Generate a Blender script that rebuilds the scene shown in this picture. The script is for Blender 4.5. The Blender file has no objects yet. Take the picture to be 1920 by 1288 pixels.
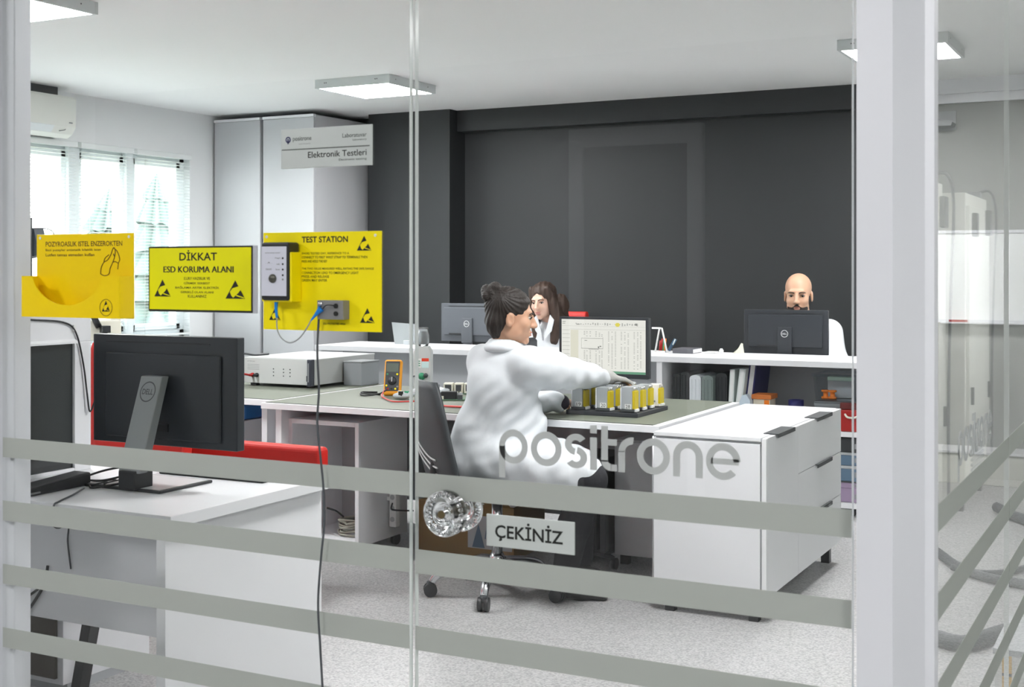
import bpy, bmesh, math, random
import numpy as np
from mathutils import Vector, Matrix

random.seed(7)
SC = bpy.context.scene
COL = SC.collection
R = math.radians

# ------------------------------------------------------------------ camera, world, exposure
cam_d = bpy.data.cameras.new('camera')
cam = bpy.data.objects.new('camera', cam_d)
COL.objects.link(cam)
cam.location = (0.0, 0.0, 1.40)
cam.rotation_euler = (R(90), 0, R(27.56))
cam_d.sensor_width = 36.0
cam_d.lens = 36.0 * 2405.0 / 1920.0
cam_d.shift_y = -136.0 / 1920.0
cam_d.clip_start = 0.05
cam_d.clip_end = 200
cam_d.dof.use_dof = True
cam_d.dof.focus_distance = 5.6
cam_d.dof.aperture_fstop = 10.0
SC.camera = cam

world = bpy.data.worlds.new('overcast_sky')
SC.world = world
world.use_nodes = True
_wn = world.node_tree
_wn.nodes['Background'].inputs['Color'].default_value = (0.97, 0.985, 1.0, 1)
_wn.nodes['Background'].inputs['Strength'].default_value = 5.5

SC.view_settings.view_transform = 'Standard'
SC.view_settings.look = 'None'
SC.view_settings.exposure = 1.24
SC.view_settings.gamma = 1.0
SC.view_settings.use_curve_mapping = False
SC.cycles.transparent_max_bounces = 32
SC.cycles.max_bounces = 14
SC.cycles.diffuse_bounces = 6
SC.cycles.caustics_reflective = False
SC.cycles.caustics_refractive = False
SC.cycles.sample_clamp_indirect = 6.0

PANEL_L = 33.5          # radiance of the ceiling panels in the laboratory
CORR_FILL_L = 27.0           # radiance of the added, unseen corridor fill panels

# ------------------------------------------------------------------ materials
def lin(c):
    c = c / 255.0
    return c / 12.92 if c <= 0.04045 else ((c + 0.055) / 1.055) ** 2.4
def rgb(r, g, b): return (lin(r), lin(g), lin(b), 1.0)

MATS = {}
def mat(name, col, rough=0.5, metal=0.0, spec=0.5, bump=None, vary=None, emit=None, coat=0.0, trans=0.0, ior=1.45, sheen=0.0, sss=0.0, coords='Object'):
    """Principled material; bump=(scale, strength, stretch), vary=(scale, amount) mottles the colour a little."""
    if name in MATS: return MATS[name]
    m = bpy.data.materials.new(name); m.use_nodes = True
    nt = m.node_tree; N = nt.nodes; L = nt.links
    b = N['Principled BSDF']
    b.inputs['Base Color'].default_value = col
    b.inputs['Roughness'].default_value = rough
    b.inputs['Metallic'].default_value = metal
    b.inputs['Specular IOR Level'].default_value = spec
    b.inputs['Coat Weight'].default_value = coat
    b.inputs['Transmission Weight'].default_value = trans
    b.inputs['IOR'].default_value = ior
    b.inputs['Sheen Weight'].default_value = sheen
    if sss:
        b.inputs['Subsurface Weight'].default_value = sss
        b.inputs['Subsurface Radius'].default_value = (0.012, 0.005, 0.003)
    tc = N.new('ShaderNodeTexCoord')
    if vary:
        nz = N.new('ShaderNodeTexNoise'); nz.inputs['Scale'].default_value = vary[0]; nz.inputs['Detail'].default_value = 4
        L.new(tc.outputs[coords], nz.inputs['Vector'])
        mx = N.new('ShaderNodeMix'); mx.data_type = 'RGBA'
        d = vary[1]
        mx.inputs[6].default_value = tuple(c * (1 - d) for c in col[:3]) + (1,)
        mx.inputs[7].default_value = tuple(min(1, c * (1 + d)) for c in col[:3]) + (1,)
        L.new(nz.outputs['Fac'], mx.inputs[0]); L.new(mx.outputs[2], b.inputs['Base Color'])
    if bump:
        mp = N.new('ShaderNodeMapping'); L.new(tc.outputs[coords], mp.inputs['Vector'])
        if len(bump) > 2: mp.inputs['Scale'].default_value = bump[2]
        nz = N.new('ShaderNodeTexNoise'); nz.inputs['Scale'].default_value = bump[0]; nz.inputs['Detail'].default_value = 3
        L.new(mp.outputs['Vector'], nz.inputs['Vector'])
        bp = N.new('ShaderNodeBump'); bp.inputs['Strength'].default_value = bump[1]; bp.inputs['Distance'].default_value = 0.01
        L.new(nz.outputs['Fac'], bp.inputs['Height']); L.new(bp.outputs['Normal'], b.inputs['Normal'])
    if emit:
        b.inputs['Emission Color'].default_value = emit[0]
        b.inputs['Emission Strength'].default_value = emit[1]
    MATS[name] = m
    return m

def glass_mat(name, tint=(0.968, 0.974, 0.971, 1), ior=1.5):
    """Thin pane: clear, mirrors by Fresnel on its outer faces."""
    m = bpy.data.materials.new(name); m.use_nodes = True
    nt = m.node_tree; N = nt.nodes; L = nt.links
    N.remove(N['Principled BSDF'])
    out = N['Material Output']
    tr = N.new('ShaderNodeBsdfTransparent'); tr.inputs['Color'].default_value = tint
    gl = N.new('ShaderNodeBsdfGlossy'); gl.inputs['Roughness'].default_value = 0.015
    gl.inputs['Color'].default_value = (0.96, 0.97, 0.965, 1)
    fr = N.new('ShaderNodeFresnel'); fr.inputs['IOR'].default_value = ior
    ge = N.new('ShaderNodeNewGeometry')
    inv = N.new('ShaderNodeMath'); inv.operation = 'SUBTRACT'; inv.inputs[0].default_value = 1.0
    L.new(ge.outputs['Backfacing'], inv.inputs[1])
    mu = N.new('ShaderNodeMath'); mu.operation = 'MULTIPLY'
    L.new(fr.outputs['Fac'], mu.inputs[0]); L.new(inv.outputs[0], mu.inputs[1])
    mx = N.new('ShaderNodeMixShader')
    L.new(mu.outputs[0], mx.inputs['Fac']); L.new(tr.outputs[0], mx.inputs[1]); L.new(gl.outputs[0], mx.inputs[2])
    L.new(mx.outputs[0], out.inputs['Surface'])
    MATS[name] = m
    return m

def film_mat(name, col, trans_share=0.35, clear=0.06):
    """Frosted adhesive film: scatters light forward and back, lets very little through unscattered."""
    m = bpy.data.materials.new(name); m.use_nodes = True
    nt = m.node_tree; N = nt.nodes; L = nt.links
    N.remove(N['Principled BSDF'])
    out = N['Material Output']
    d = N.new('ShaderNodeBsdfDiffuse'); d.inputs['Color'].default_value = col
    t = N.new('ShaderNodeBsdfTranslucent'); t.inputs['Color'].default_value = col
    c = N.new('ShaderNodeBsdfTransparent')
    a = N.new('ShaderNodeMixShader'); a.inputs['Fac'].default_value = trans_share
    b = N.new('ShaderNodeMixShader'); b.inputs['Fac'].default_value = clear
    L.new(d.outputs[0], a.inputs[1]); L.new(t.outputs[0], a.inputs[2])
    L.new(a.outputs[0], b.inputs[1]); L.new(c.outputs[0], b.inputs[2])
    L.new(b.outputs[0], out.inputs['Surface'])
    MATS[name] = m
    return m

def emit_mat(name, col, strength):
    m = bpy.data.materials.new(name); m.use_nodes = True
    nt = m.node_tree; N = nt.nodes; L = nt.links
    N.remove(N['Principled BSDF'])
    e = N.new('ShaderNodeEmission'); e.inputs['Color'].default_value = col; e.inputs['Strength'].default_value = strength
    L.new(e.outputs[0], N['Material Output'].inputs['Surface'])
    MATS[name] = m
    return m

def floor_mat():
    m = bpy.data.materials.new('speckled_floor'); m.use_nodes = True
    nt = m.node_tree; N = nt.nodes; L = nt.links
    b = N['Principled BSDF']; b.inputs['Roughness'].default_value = 0.42
    tc = N.new('ShaderNodeTexCoord')
    n1 = N.new('ShaderNodeTexNoise'); n1.inputs['Scale'].default_value = 120; n1.inputs['Detail'].default_value = 4
    n2 = N.new('ShaderNodeTexVoronoi'); n2.inputs['Scale'].default_value = 170
    L.new(tc.outputs['Object'], n1.inputs['Vector']); L.new(tc.outputs['Object'], n2.inputs['Vector'])
    r = N.new('ShaderNodeValToRGB')
    r.color_ramp.elements[0].position = 0.36; r.color_ramp.elements[0].color = rgb(142, 144, 144)
    r.color_ramp.elements[1].position = 0.60; r.color_ramp.elements[1].color = rgb(180, 182, 182)
    L.new(n1.outputs['Fac'], r.inputs['Fac'])
    mx = N.new('ShaderNodeMix'); mx.data_type = 'RGBA'; mx.blend_type = 'MULTIPLY'; mx.inputs[0].default_value = 0.22
    L.new(r.outputs['Color'], mx.inputs[6]); L.new(n2.outputs['Color'], mx.inputs[7])
    hs = N.new('ShaderNodeHueSaturation'); hs.inputs['Saturation'].default_value = 0.06
    L.new(mx.outputs[2], hs.inputs['Color']); L.new(hs.outputs['Color'], b.inputs['Base Color'])
    MATS['speckled_floor'] = m
    return m

M_WALL = mat('wall_white', rgb(228, 230, 231), 0.7, bump=(60, 0.03))
M_CEIL = mat('ceiling_white', rgb(243, 244, 244), 0.8)
M_DARK = mat('wall_charcoal', rgb(36, 39, 41), 0.55, bump=(40, 0.04), vary=(1.5, 0.06))
M_GREYW = mat('wall_grey', rgb(158, 160, 157), 0.7, bump=(60, 0.03))
M_FLOOR = floor_mat()
M_WHITE = mat('white_laminate', rgb(224, 225, 228), 0.38, vary=(8, 0.01))
M_CAB = mat('cabinet_white', rgb(184, 186, 189), 0.45)
M_WEDGE = mat('white_edge_band', rgb(228, 229, 231), 0.4)
M_GREYL = mat('grey_laminate', rgb(172, 175, 178), 0.45)
M_MAT = mat('green_grey_mat', rgb(112, 117, 105), 0.55, bump=(200, 0.05), vary=(6, 0.03))
M_SEAM = mat('dark_seam', rgb(50, 54, 56), 0.6)
M_BLACK = mat('black_plastic', rgb(34, 36, 39), 0.42, bump=(300, 0.03))
M_MON = mat('monitor_black', rgb(44, 48, 53), 0.36, bump=(400, 0.02))
M_MON2 = mat('monitor_grey', rgb(84, 88, 94), 0.4, bump=(400, 0.02))
M_DKG = mat('dark_grey_plastic', rgb(66, 69, 72), 0.45)
M_SILV = mat('silver_plastic', rgb(130, 134, 136), 0.42)
M_CHROME = mat('chrome', (0.62, 0.63, 0.65, 1), 0.18, 1.0)
M_ALU = mat('brushed_aluminium', rgb(218, 220, 225), 0.42, 0.12, bump=(500, 0.02))
M_GLASS = glass_mat('partition_glass')
M_WGLASS = glass_mat('window_glass', (0.97, 0.98, 0.98, 1))
M_GEDGE = mat('glass_edge', rgb(236, 241, 239), 0.15, trans=0.08)
M_TUB = glass_mat('tub_clear', (0.93, 0.945, 0.955, 1), 1.35)
M_FILM = film_mat('frosted_film', rgb(190, 194, 189), 0.42, 0.04)
M_FILM2 = film_mat('frosted_letters', rgb(200, 203, 202), 0.42, 0.05)
M_YEL = mat('sign_yellow', rgb(247, 228, 4), 0.35)
M_YELB = mat('bin_yellow', rgb(240, 208, 6), 0.3, spec=0.5)
M_YELT = mat('sign_yellow_green', rgb(232, 228, 6), 0.35)
M_INK = mat('black_ink', rgb(22, 24, 20), 0.6)
M_INKG = mat('grey_ink', rgb(86, 92, 88), 0.6)
M_BROWNI = mat('brown_ink', rgb(92, 62, 8), 0.6)
M_PLATE = mat('brushed_sign_plate', rgb(196, 202, 199), 0.38, 0.15)
M_RED = mat('red_upholstery', rgb(196, 28, 18), 0.55, bump=(350, 0.08))
M_REDP = mat('red_plastic', rgb(160, 22, 18), 0.4)
M_ORANGE = mat('orange_plastic', rgb(226, 120, 22), 0.4)
M_BLUE = mat('blue_plastic', rgb(38, 104, 168), 0.4)
M_BLUEC = mat('blue_clip', rgb(20, 130, 220), 0.35)
M_NAVY = mat('navy_board', rgb(36, 36, 92), 0.5)
M_COAT = mat('white_cotton', rgb(208, 212, 216), 0.85, sheen=0.05, bump=(22, 0.22, (1.0, 1.0, 0.5)))
M_TROU = mat('black_trousers', rgb(30, 31, 36), 0.8, bump=(40, 0.25))
M_SHOE = mat('black_shoe', rgb(24, 24, 26), 0.5)
M_SKIN1 = mat('skin_warm', rgb(190, 148, 122), 0.5, sss=0.12, vary=(30, 0.04))
M_SKIN2 = mat('skin_light', rgb(214, 176, 156), 0.5, sss=0.12, vary=(30, 0.04))
M_SKIN3 = mat('skin_tan', rgb(198, 158, 132), 0.48, sss=0.12, vary=(30, 0.04))
M_HAIR1 = mat('dark_brown_hair', rgb(33, 26, 22), 0.58, bump=(60, 0.7, (1, 1, 0.14)), vary=(35, 0.25))
M_HAIR2 = mat('brown_hair', rgb(56, 40, 31), 0.58, bump=(60, 0.7, (1, 1, 0.10)), vary=(25, 0.3))
M_BEARD = mat('dark_beard', rgb(34, 28, 25), 0.8, bump=(300, 0.5))
M_LIP = mat('lip', rgb(178, 108, 98), 0.45)
M_EYEW = mat('eye_white', rgb(168, 160, 152), 0.3)
M_IRIS = mat('iris', rgb(40, 28, 22), 0.2)
M_GLOVE = mat('grey_glove', rgb(168, 168, 164), 0.8, bump=(220, 0.3))
M_CARD = mat('cardboard', rgb(136, 108, 62), 0.75, vary=(6, 0.08), bump=(80, 0.05))
M_BROWN = mat('dark_brown_board', rgb(62, 56, 44), 0.6)
M_CREAM = mat('cream_plastic', rgb(214, 212, 198), 0.45)
M_INSTR = mat('instrument_grey', rgb(172, 175, 174), 0.42)
M_INSTRT = mat('instrument_lid', rgb(196, 198, 198), 0.4)
M_MOD = mat('module_grey', rgb(172, 177, 180), 0.35, 0.3)
M_MODW = mat('module_cream', rgb(226, 222, 212), 0.5)
M_TERM = mat('terminal_yellow', rgb(196, 176, 22), 0.45)
M_TRAY = mat('tray_charcoal', rgb(52, 54, 60), 0.5)
M_PCB = mat('circuit_green', rgb(88, 118, 96), 0.45)
M_CABLE = mat('cable_grey', rgb(72, 76, 80), 0.5)
M_CABLEB = mat('cable_black', rgb(26, 28, 30), 0.5)
M_CABLER = mat('cable_red', rgb(190, 60, 54), 0.45)
M_CABLEL = mat('cable_beige', rgb(150, 148, 136), 0.55)
M_CLEAR = mat('clear_plastic', (0.92, 0.95, 0.96, 1), 0.12, trans=0.9, ior=1.3)
M_CRYST = mat('crystal', (0.97, 0.98, 0.99, 1), 0.04, trans=1.0, ior=1.49)
M_FROST = mat('frosted_plastic', rgb(206, 212, 216), 0.3, trans=0.35, ior=1.3)
M_PAPER = mat('paper_white', rgb(222, 223, 222), 0.7)
M_GREEN = mat('green_plastic', rgb(60, 150, 110), 0.5)
M_PURPLE = mat('mauve_paper', rgb(150, 132, 158), 0.6)
M_TEAL = mat('blue_grey_box', rgb(86, 110, 132), 0.5)
M_BIND1 = mat('binder_black', rgb(40, 44, 46), 0.5)
M_BIND2 = mat('binder_white', rgb(206, 212, 216), 0.5)
M_BIND3 = mat('binder_green_grey', rgb(112, 124, 122), 0.5)
M_FOLD = mat('folder_pale', rgb(206, 214, 212), 0.4)
M_PVC = mat('window_frame_white', rgb(224, 230, 232), 0.4)
M_SLAT = mat('blind_slat_white', rgb(228, 232, 232), 0.5)
M_TREE = mat('conifer_green', rgb(96, 112, 108), 0.9, bump=(6, 0.6), vary=(3, 0.25))
M_LAWN = mat('lawn', rgb(150, 158, 140), 0.9, vary=(1, 0.1))
M_AC = mat('air_conditioner_white', rgb(224, 226, 220), 0.35)
M_MACH = mat('chamber_cream', rgb(220, 221, 214), 0.4)
M_PANEL = emit_mat('panel_diffuser', (1.0, 0.985, 0.985, 1), PANEL_L)
M_FILLC = emit_mat('corridor_fill_diffuser', (1.0, 0.985, 0.985, 1), CORR_FILL_L)  # glow of the fill panels added in the corridor
M_FILLS = emit_mat('far_corridor_fill_diffuser', (1.0, 0.985, 0.985, 1), 9.0)  # weaker glow for the added panel beside the side glass
M_FIX = mat('fixture_white', rgb(206, 212, 212), 0.45)
M_SCREEN = emit_mat('lit_screen', (0.86, 0.85, 0.79, 1), 0.44)
M_SCRG = emit_mat('screen_green', (0.25, 0.55, 0.36, 1), 0.28)
M_SCRT = emit_mat('screen_print', (0.55, 0.55, 0.52, 1), 0.38)
M_SCRD = emit_mat('screen_dark_print', (0.35, 0.35, 0.33, 1), 0.3)
M_SCRY = emit_mat('screen_yellow', (0.85, 0.75, 0.1, 1), 0.42)
M_SCRB = emit_mat('screen_beige', (0.74, 0.72, 0.60, 1), 0.45)
M_LCD = mat('lcd_grey', rgb(98, 106, 98), 0.25)

# ------------------------------------------------------------------ helpers
ROOT = {}     # roots whose parts are given in world coordinates

def tag(o, label=None, cat=None, group=None, kind=None):
    if label: o['label'] = label
    if cat: o['category'] = cat
    if group: o['group'] = group
    if kind: o['kind'] = kind
    return o

def thing(name, label, cat, loc=(0, 0, 0), rz=0.0, group=None, world=False, kind=None):
    o = bpy.data.objects.new(name, None); COL.objects.link(o)
    o.empty_display_size = 0.1
    o.location = loc; o.rotation_euler = (0, 0, rz)
    tag(o, label, cat, group, kind)
    if world: ROOT[o.name] = Vector(loc)
    return o

def link(o, parent=None, base=None):
    COL.objects.link(o)
    if parent is not None:
        o.parent = parent
        if parent.name in ROOT: o.location = -ROOT[parent.name]
    elif base is not False and o.type == 'MESH' and len(o.data.vertices):
        co = np.empty(len(o.data.vertices) * 3); o.data.vertices.foreach_get('co', co); co = co.reshape(-1, 3)
        lo = co.min(0); hi = co.max(0)
        b = Vector(((lo[0] + hi[0]) / 2, (lo[1] + hi[1]) / 2, lo[2]))
        o.data.transform(Matrix.Translation(-b)); o.location = b
    return o

def from_bm(name, bm, m, parent=None, smooth=False, base=None):
    me = bpy.data.meshes.new(name)
    bmesh.ops.recalc_face_normals(bm, faces=bm.faces)
    bm.to_mesh(me); bm.free()
    if smooth:
        me.polygons.foreach_set('use_smooth', [True] * len(me.polygons))
    if m: me.materials.append(m)
    return link(bpy.data.objects.new(name, me), parent, base)

def mesh(name, vs, fs, m, parent=None, smooth=False, base=None):
    me = bpy.data.meshes.new(name); me.from_pydata([tuple(v) for v in vs], [], fs); me.update()
    if smooth: me.polygons.foreach_set('use_smooth', [True] * len(me.polygons))
    if m: me.materials.append(m)
    return link(bpy.data.objects.new(name, me), parent, base)

def add_box(bm, x, y, z, bevel=0.0, seg=2):
    r = bmesh.ops.create_cube(bm, size=1.0)
    vs = r['verts']
    for v in vs:
        v.co = Vector((x[0] + (v.co.x + .5) * (x[1] - x[0]), y[0] + (v.co.y + .5) * (y[1] - y[0]), z[0] + (v.co.z + .5) * (z[1] - z[0])))
    if bevel > 0:
        es = list({e for v in vs for e in v.link_edges})
        bmesh.ops.bevel(bm, geom=es, offset=bevel, segments=seg, profile=0.5, affect='EDGES')
    return vs

def box(name, x, y, z, m, parent=None, bevel=0.0, seg=2, base=None):
    bm = bmesh.new(); add_box(bm, x, y, z, bevel, seg)
    return from_bm(name, bm, m, parent, base=base)

def boxes(name, lst, m, parent=None, bevel=0.0, base=None):
    bm = bmesh.new()
    for b in lst: add_box(bm, *b, bevel=bevel)
    return from_bm(name, bm, m, parent, base=base)

def frame_axes(d):
    d = Vector(d).normalized()
    a = Vector((0, 0, 1)) if abs(d.z) < 0.9 else Vector((1, 0, 0))
    u = d.cross(a).normalized(); v = d.cross(u).normalized()
    return u, v

def add_cyl(bm, p0, p1, r0, r1=None, n=20):
    p0 = Vector(p0); p1 = Vector(p1); r1 = r0 if r1 is None else r1
    u, v = frame_axes(p1 - p0)
    a = []; b = []
    for i in range(n):
        t = 2 * math.pi * i / n; w = u * math.cos(t) + v * math.sin(t)
        a.append(bm.verts.new(p0 + w * r0)); b.append(bm.verts.new(p1 + w * r1))
    for i in range(n):
        j = (i + 1) % n
        bm.faces.new((a[i], a[j], b[j], b[i]))
    bm.faces.new(a[::-1]); bm.faces.new(b)

def cyl(name, p0, p1, r0, m, parent=None, r1=None, n=20, base=None):
    bm = bmesh.new(); add_cyl(bm, p0, p1, r0, r1, n)
    o = from_bm(name, bm, m, parent, base=base)
    for p in o.data.polygons:
        if len(p.vertices) == 4: p.use_smooth = True
    return o

def spline(pts, k=8):
    P = [Vector(p) for p in pts]
    if len(P) < 3: return P
    out = []
    for i in range(len(P) - 1):
        p0 = P[max(i - 1, 0)]; p1 = P[i]; p2 = P[i + 1]; p3 = P[min(i + 2, len(P) - 1)]
        for s in range(k):
            t = s / k
            out.append(0.5 * ((2 * p1) + (-p0 + p2) * t + (2 * p0 - 5 * p1 + 4 * p2 - p3) * t * t + (-p0 + 3 * p1 - 3 * p2 + p3) * t ** 3))
    out.append(P[-1])
    return out

def add_tube(bm, pts, r, n=8, k=8, sm=True):
    P = spline(pts, k) if sm else [Vector(p) for p in pts]
    rings = []
    prev = None
    for i, p in enumerate(P):
        d = (P[min(i + 1, len(P) - 1)] - P[max(i - 1, 0)])
        if d.length < 1e-9: d = Vector((0, 0, 1))
        d.normalize()
        if prev is None: u, v = frame_axes(d)
        else:
            u = (prev - d * prev.dot(d)).normalized(); v = d.cross(u)
        prev = u
        rr = r(i / (len(P) - 1)) if callable(r) else r
        rings.append([bm.verts.new(p + (u * math.cos(2 * math.pi * j / n) + v * math.sin(2 * math.pi * j / n)) * rr) for j in range(n)])
    for a, b in zip(rings, rings[1:]):
        for j in range(n):
            q = (j + 1) % n
            bm.faces.new((a[j], a[q], b[q], b[j]))
    bm.faces.new(rings[0][::-1]); bm.faces.new(rings[-1])

def tube(name, pts, r, m, parent=None, n=8, k=8, sm=True, base=None):
    bm = bmesh.new(); add_tube(bm, pts, r, n, k, sm)
    return from_bm(name, bm, m, parent, smooth=True, base=base)

def lathe(name, prof, m, parent=None, axis='z', at=(0, 0, 0), n=32, smooth=True, base=None):
    """prof: list of (radius, height) along the axis."""
    bm = bmesh.new(); rings = []
    at = Vector(at)
    for (r, h) in prof:
        ring = []
        for j in range(n):
            t = 2 * math.pi * j / n
            if axis == 'z': p = Vector((r * math.cos(t), r * math.sin(t), h))
            elif axis == 'y': p = Vector((r * math.cos(t), h, r * math.sin(t)))
            else: p = Vector((h, r * math.cos(t), r * math.sin(t)))
            ring.append(bm.verts.new(at + p))
        rings.append(ring)
    for a, b in zip(rings, rings[1:]):
        for j in range(n):
            q = (j + 1) % n
            bm.faces.new((a[j], a[q], b[q], b[j]))
    if prof[0][0] > 1e-6 and prof[0] != prof[-1]: bm.faces.new(rings[0][::-1])
    if prof[-1][0] > 1e-6 and prof[0] != prof[-1]: bm.faces.new(rings[-1])
    bmesh.ops.remove_doubles(bm, verts=bm.verts, dist=1e-6)
    return from_bm(name, bm, m, parent, smooth=smooth, base=base)

def prism(name, pts, y0, y1, m, parent=None, plane='xz', base=None, bevel=0.0):
    """outline pts (2-D) extruded; plane 'xz' runs along y, 'xy' along z, 'yz' along x."""
    bm = bmesh.new()
    def P(a, b, h):
        return (a, h, b) if plane == 'xz' else ((a, b, h) if plane == 'xy' else (h, a, b))
    A = [bm.verts.new(P(a, b, y0)) for a, b in pts]; B = [bm.verts.new(P(a, b, y1)) for a, b in pts]
    n = len(pts)
    bm.faces.new(A); bm.faces.new(B[::-1])
    for i in range(n):
        j = (i + 1) % n
        bm.faces.new((A[j], A[i], B[i], B[j]))
    if bevel: bmesh.ops.bevel(bm, geom=list(bm.edges), offset=bevel, segments=2, profile=0.5, affect='EDGES')
    bmesh.ops.triangulate(bm, faces=[f for f in bm.faces if len(f.verts) > 4])
    return from_bm(name, bm, m, parent, base=base)

def dup(root, loc, rz=None, label=None, group=None, name=None):
    def cp(o, par):
        c = o.copy(); COL.objects.link(c)
        if par is not None: c.parent = par
        for ch in list(o.children):
            cp(ch, c)
        return c
    c = cp(root, None)
    c.location = loc
    if rz is not None: c.rotation_euler = (0, 0, rz)
    if label: c['label'] = label
    if group: c['group'] = group
    return c

# flat print on a face looking toward -y: (x, z) outline at depth y, 0.6 mm thick
def flat(name, pts, y, m, parent, t=0.0006): return prism(name, pts, y - t, y, m, parent)

def text_mesh(body, bold=0.0):
    c = bpy.data.curves.new('t', 'FONT'); c.body = body; c.size = 1.0; c.offset = bold; c.resolution_u = 3
    o = bpy.data.objects.new('t', c); COL.objects.link(o)
    dg = bpy.context.evaluated_depsgraph_get()
    me = bpy.data.meshes.new_from_object(o.evaluated_get(dg))
    bpy.data.objects.remove(o); bpy.data.curves.remove(c)
    n = len(me.vertices); co = np.empty(n * 3); me.vertices.foreach_get('co', co)
    return me, co.reshape(-1, 3)

def text(name, body, x0, x1, z0, z1, y, m, parent, bold=0.0, axis='-y', wob=0.0):
    """Lettering stretched into the rectangle x0..x1, z0..z1 on a face at depth y (the face looks toward -y, or +x)."""
    me, co = text_mesh(body, bold)
    lo = co.min(0); hi = co.max(0)
    a = x0 + (co[:, 0] - lo[0]) / (hi[0] - lo[0]) * (x1 - x0)
    b = z0 + (co[:, 1] - lo[1]) / (hi[1] - lo[1]) * (z1 - z0)
    out = np.empty_like(co)
    if axis == '-y': out[:, 0] = a; out[:, 1] = y; out[:, 2] = b
    elif axis == '+y': out[:, 0] = -a; out[:, 1] = y; out[:, 2] = b
    else: out[:, 0] = y; out[:, 1] = a; out[:, 2] = b
    me.vertices.foreach_set('co', out.ravel()); me.update()
    me.name = name
    me.materials.clear(); me.materials.append(m)
    o = bpy.data.objects.new(name, me)
    return link(o, parent)

def ring_pts(cx, cz, r, n=28, a0=0, a1=360):
    return [(cx + r * math.cos(R(a0 + (a1 - a0) * i / n)), cz + r * math.sin(R(a0 + (a1 - a0) * i / n))) for i in range(n + (0 if a1 - a0 == 360 else 1))]

def arc_band(bm, cx, cz, ro, ri, a0, a1, y0, y1, n=24, sx=1.0):
    full = abs(a1 - a0) >= 360
    k = n if full else n + 1
    rows = []
    for i in range(k):
        t = R(a0 + (a1 - a0) * i / n); c, s = math.cos(t), math.sin(t)
        rows.append([bm.verts.new((cx + sx * r * c, y, cz + r * s)) for r, y in ((ro, y0), (ro, y1), (ri, y1), (ri, y0))])
    m = k if full else k - 1
    for i in range(m):
        a = rows[i]; b = rows[(i + 1) % k]
        for j in range(4):
            q = (j + 1) % 4
            bm.faces.new((a[j], a[q], b[q], b[j]))
    if not full:
        bm.faces.new(rows[0]); bm.faces.new(rows[-1][::-1])

# ------------------------------------------------------------------ organic surfaces
def v3(a): return np.array(a, float)

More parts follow.
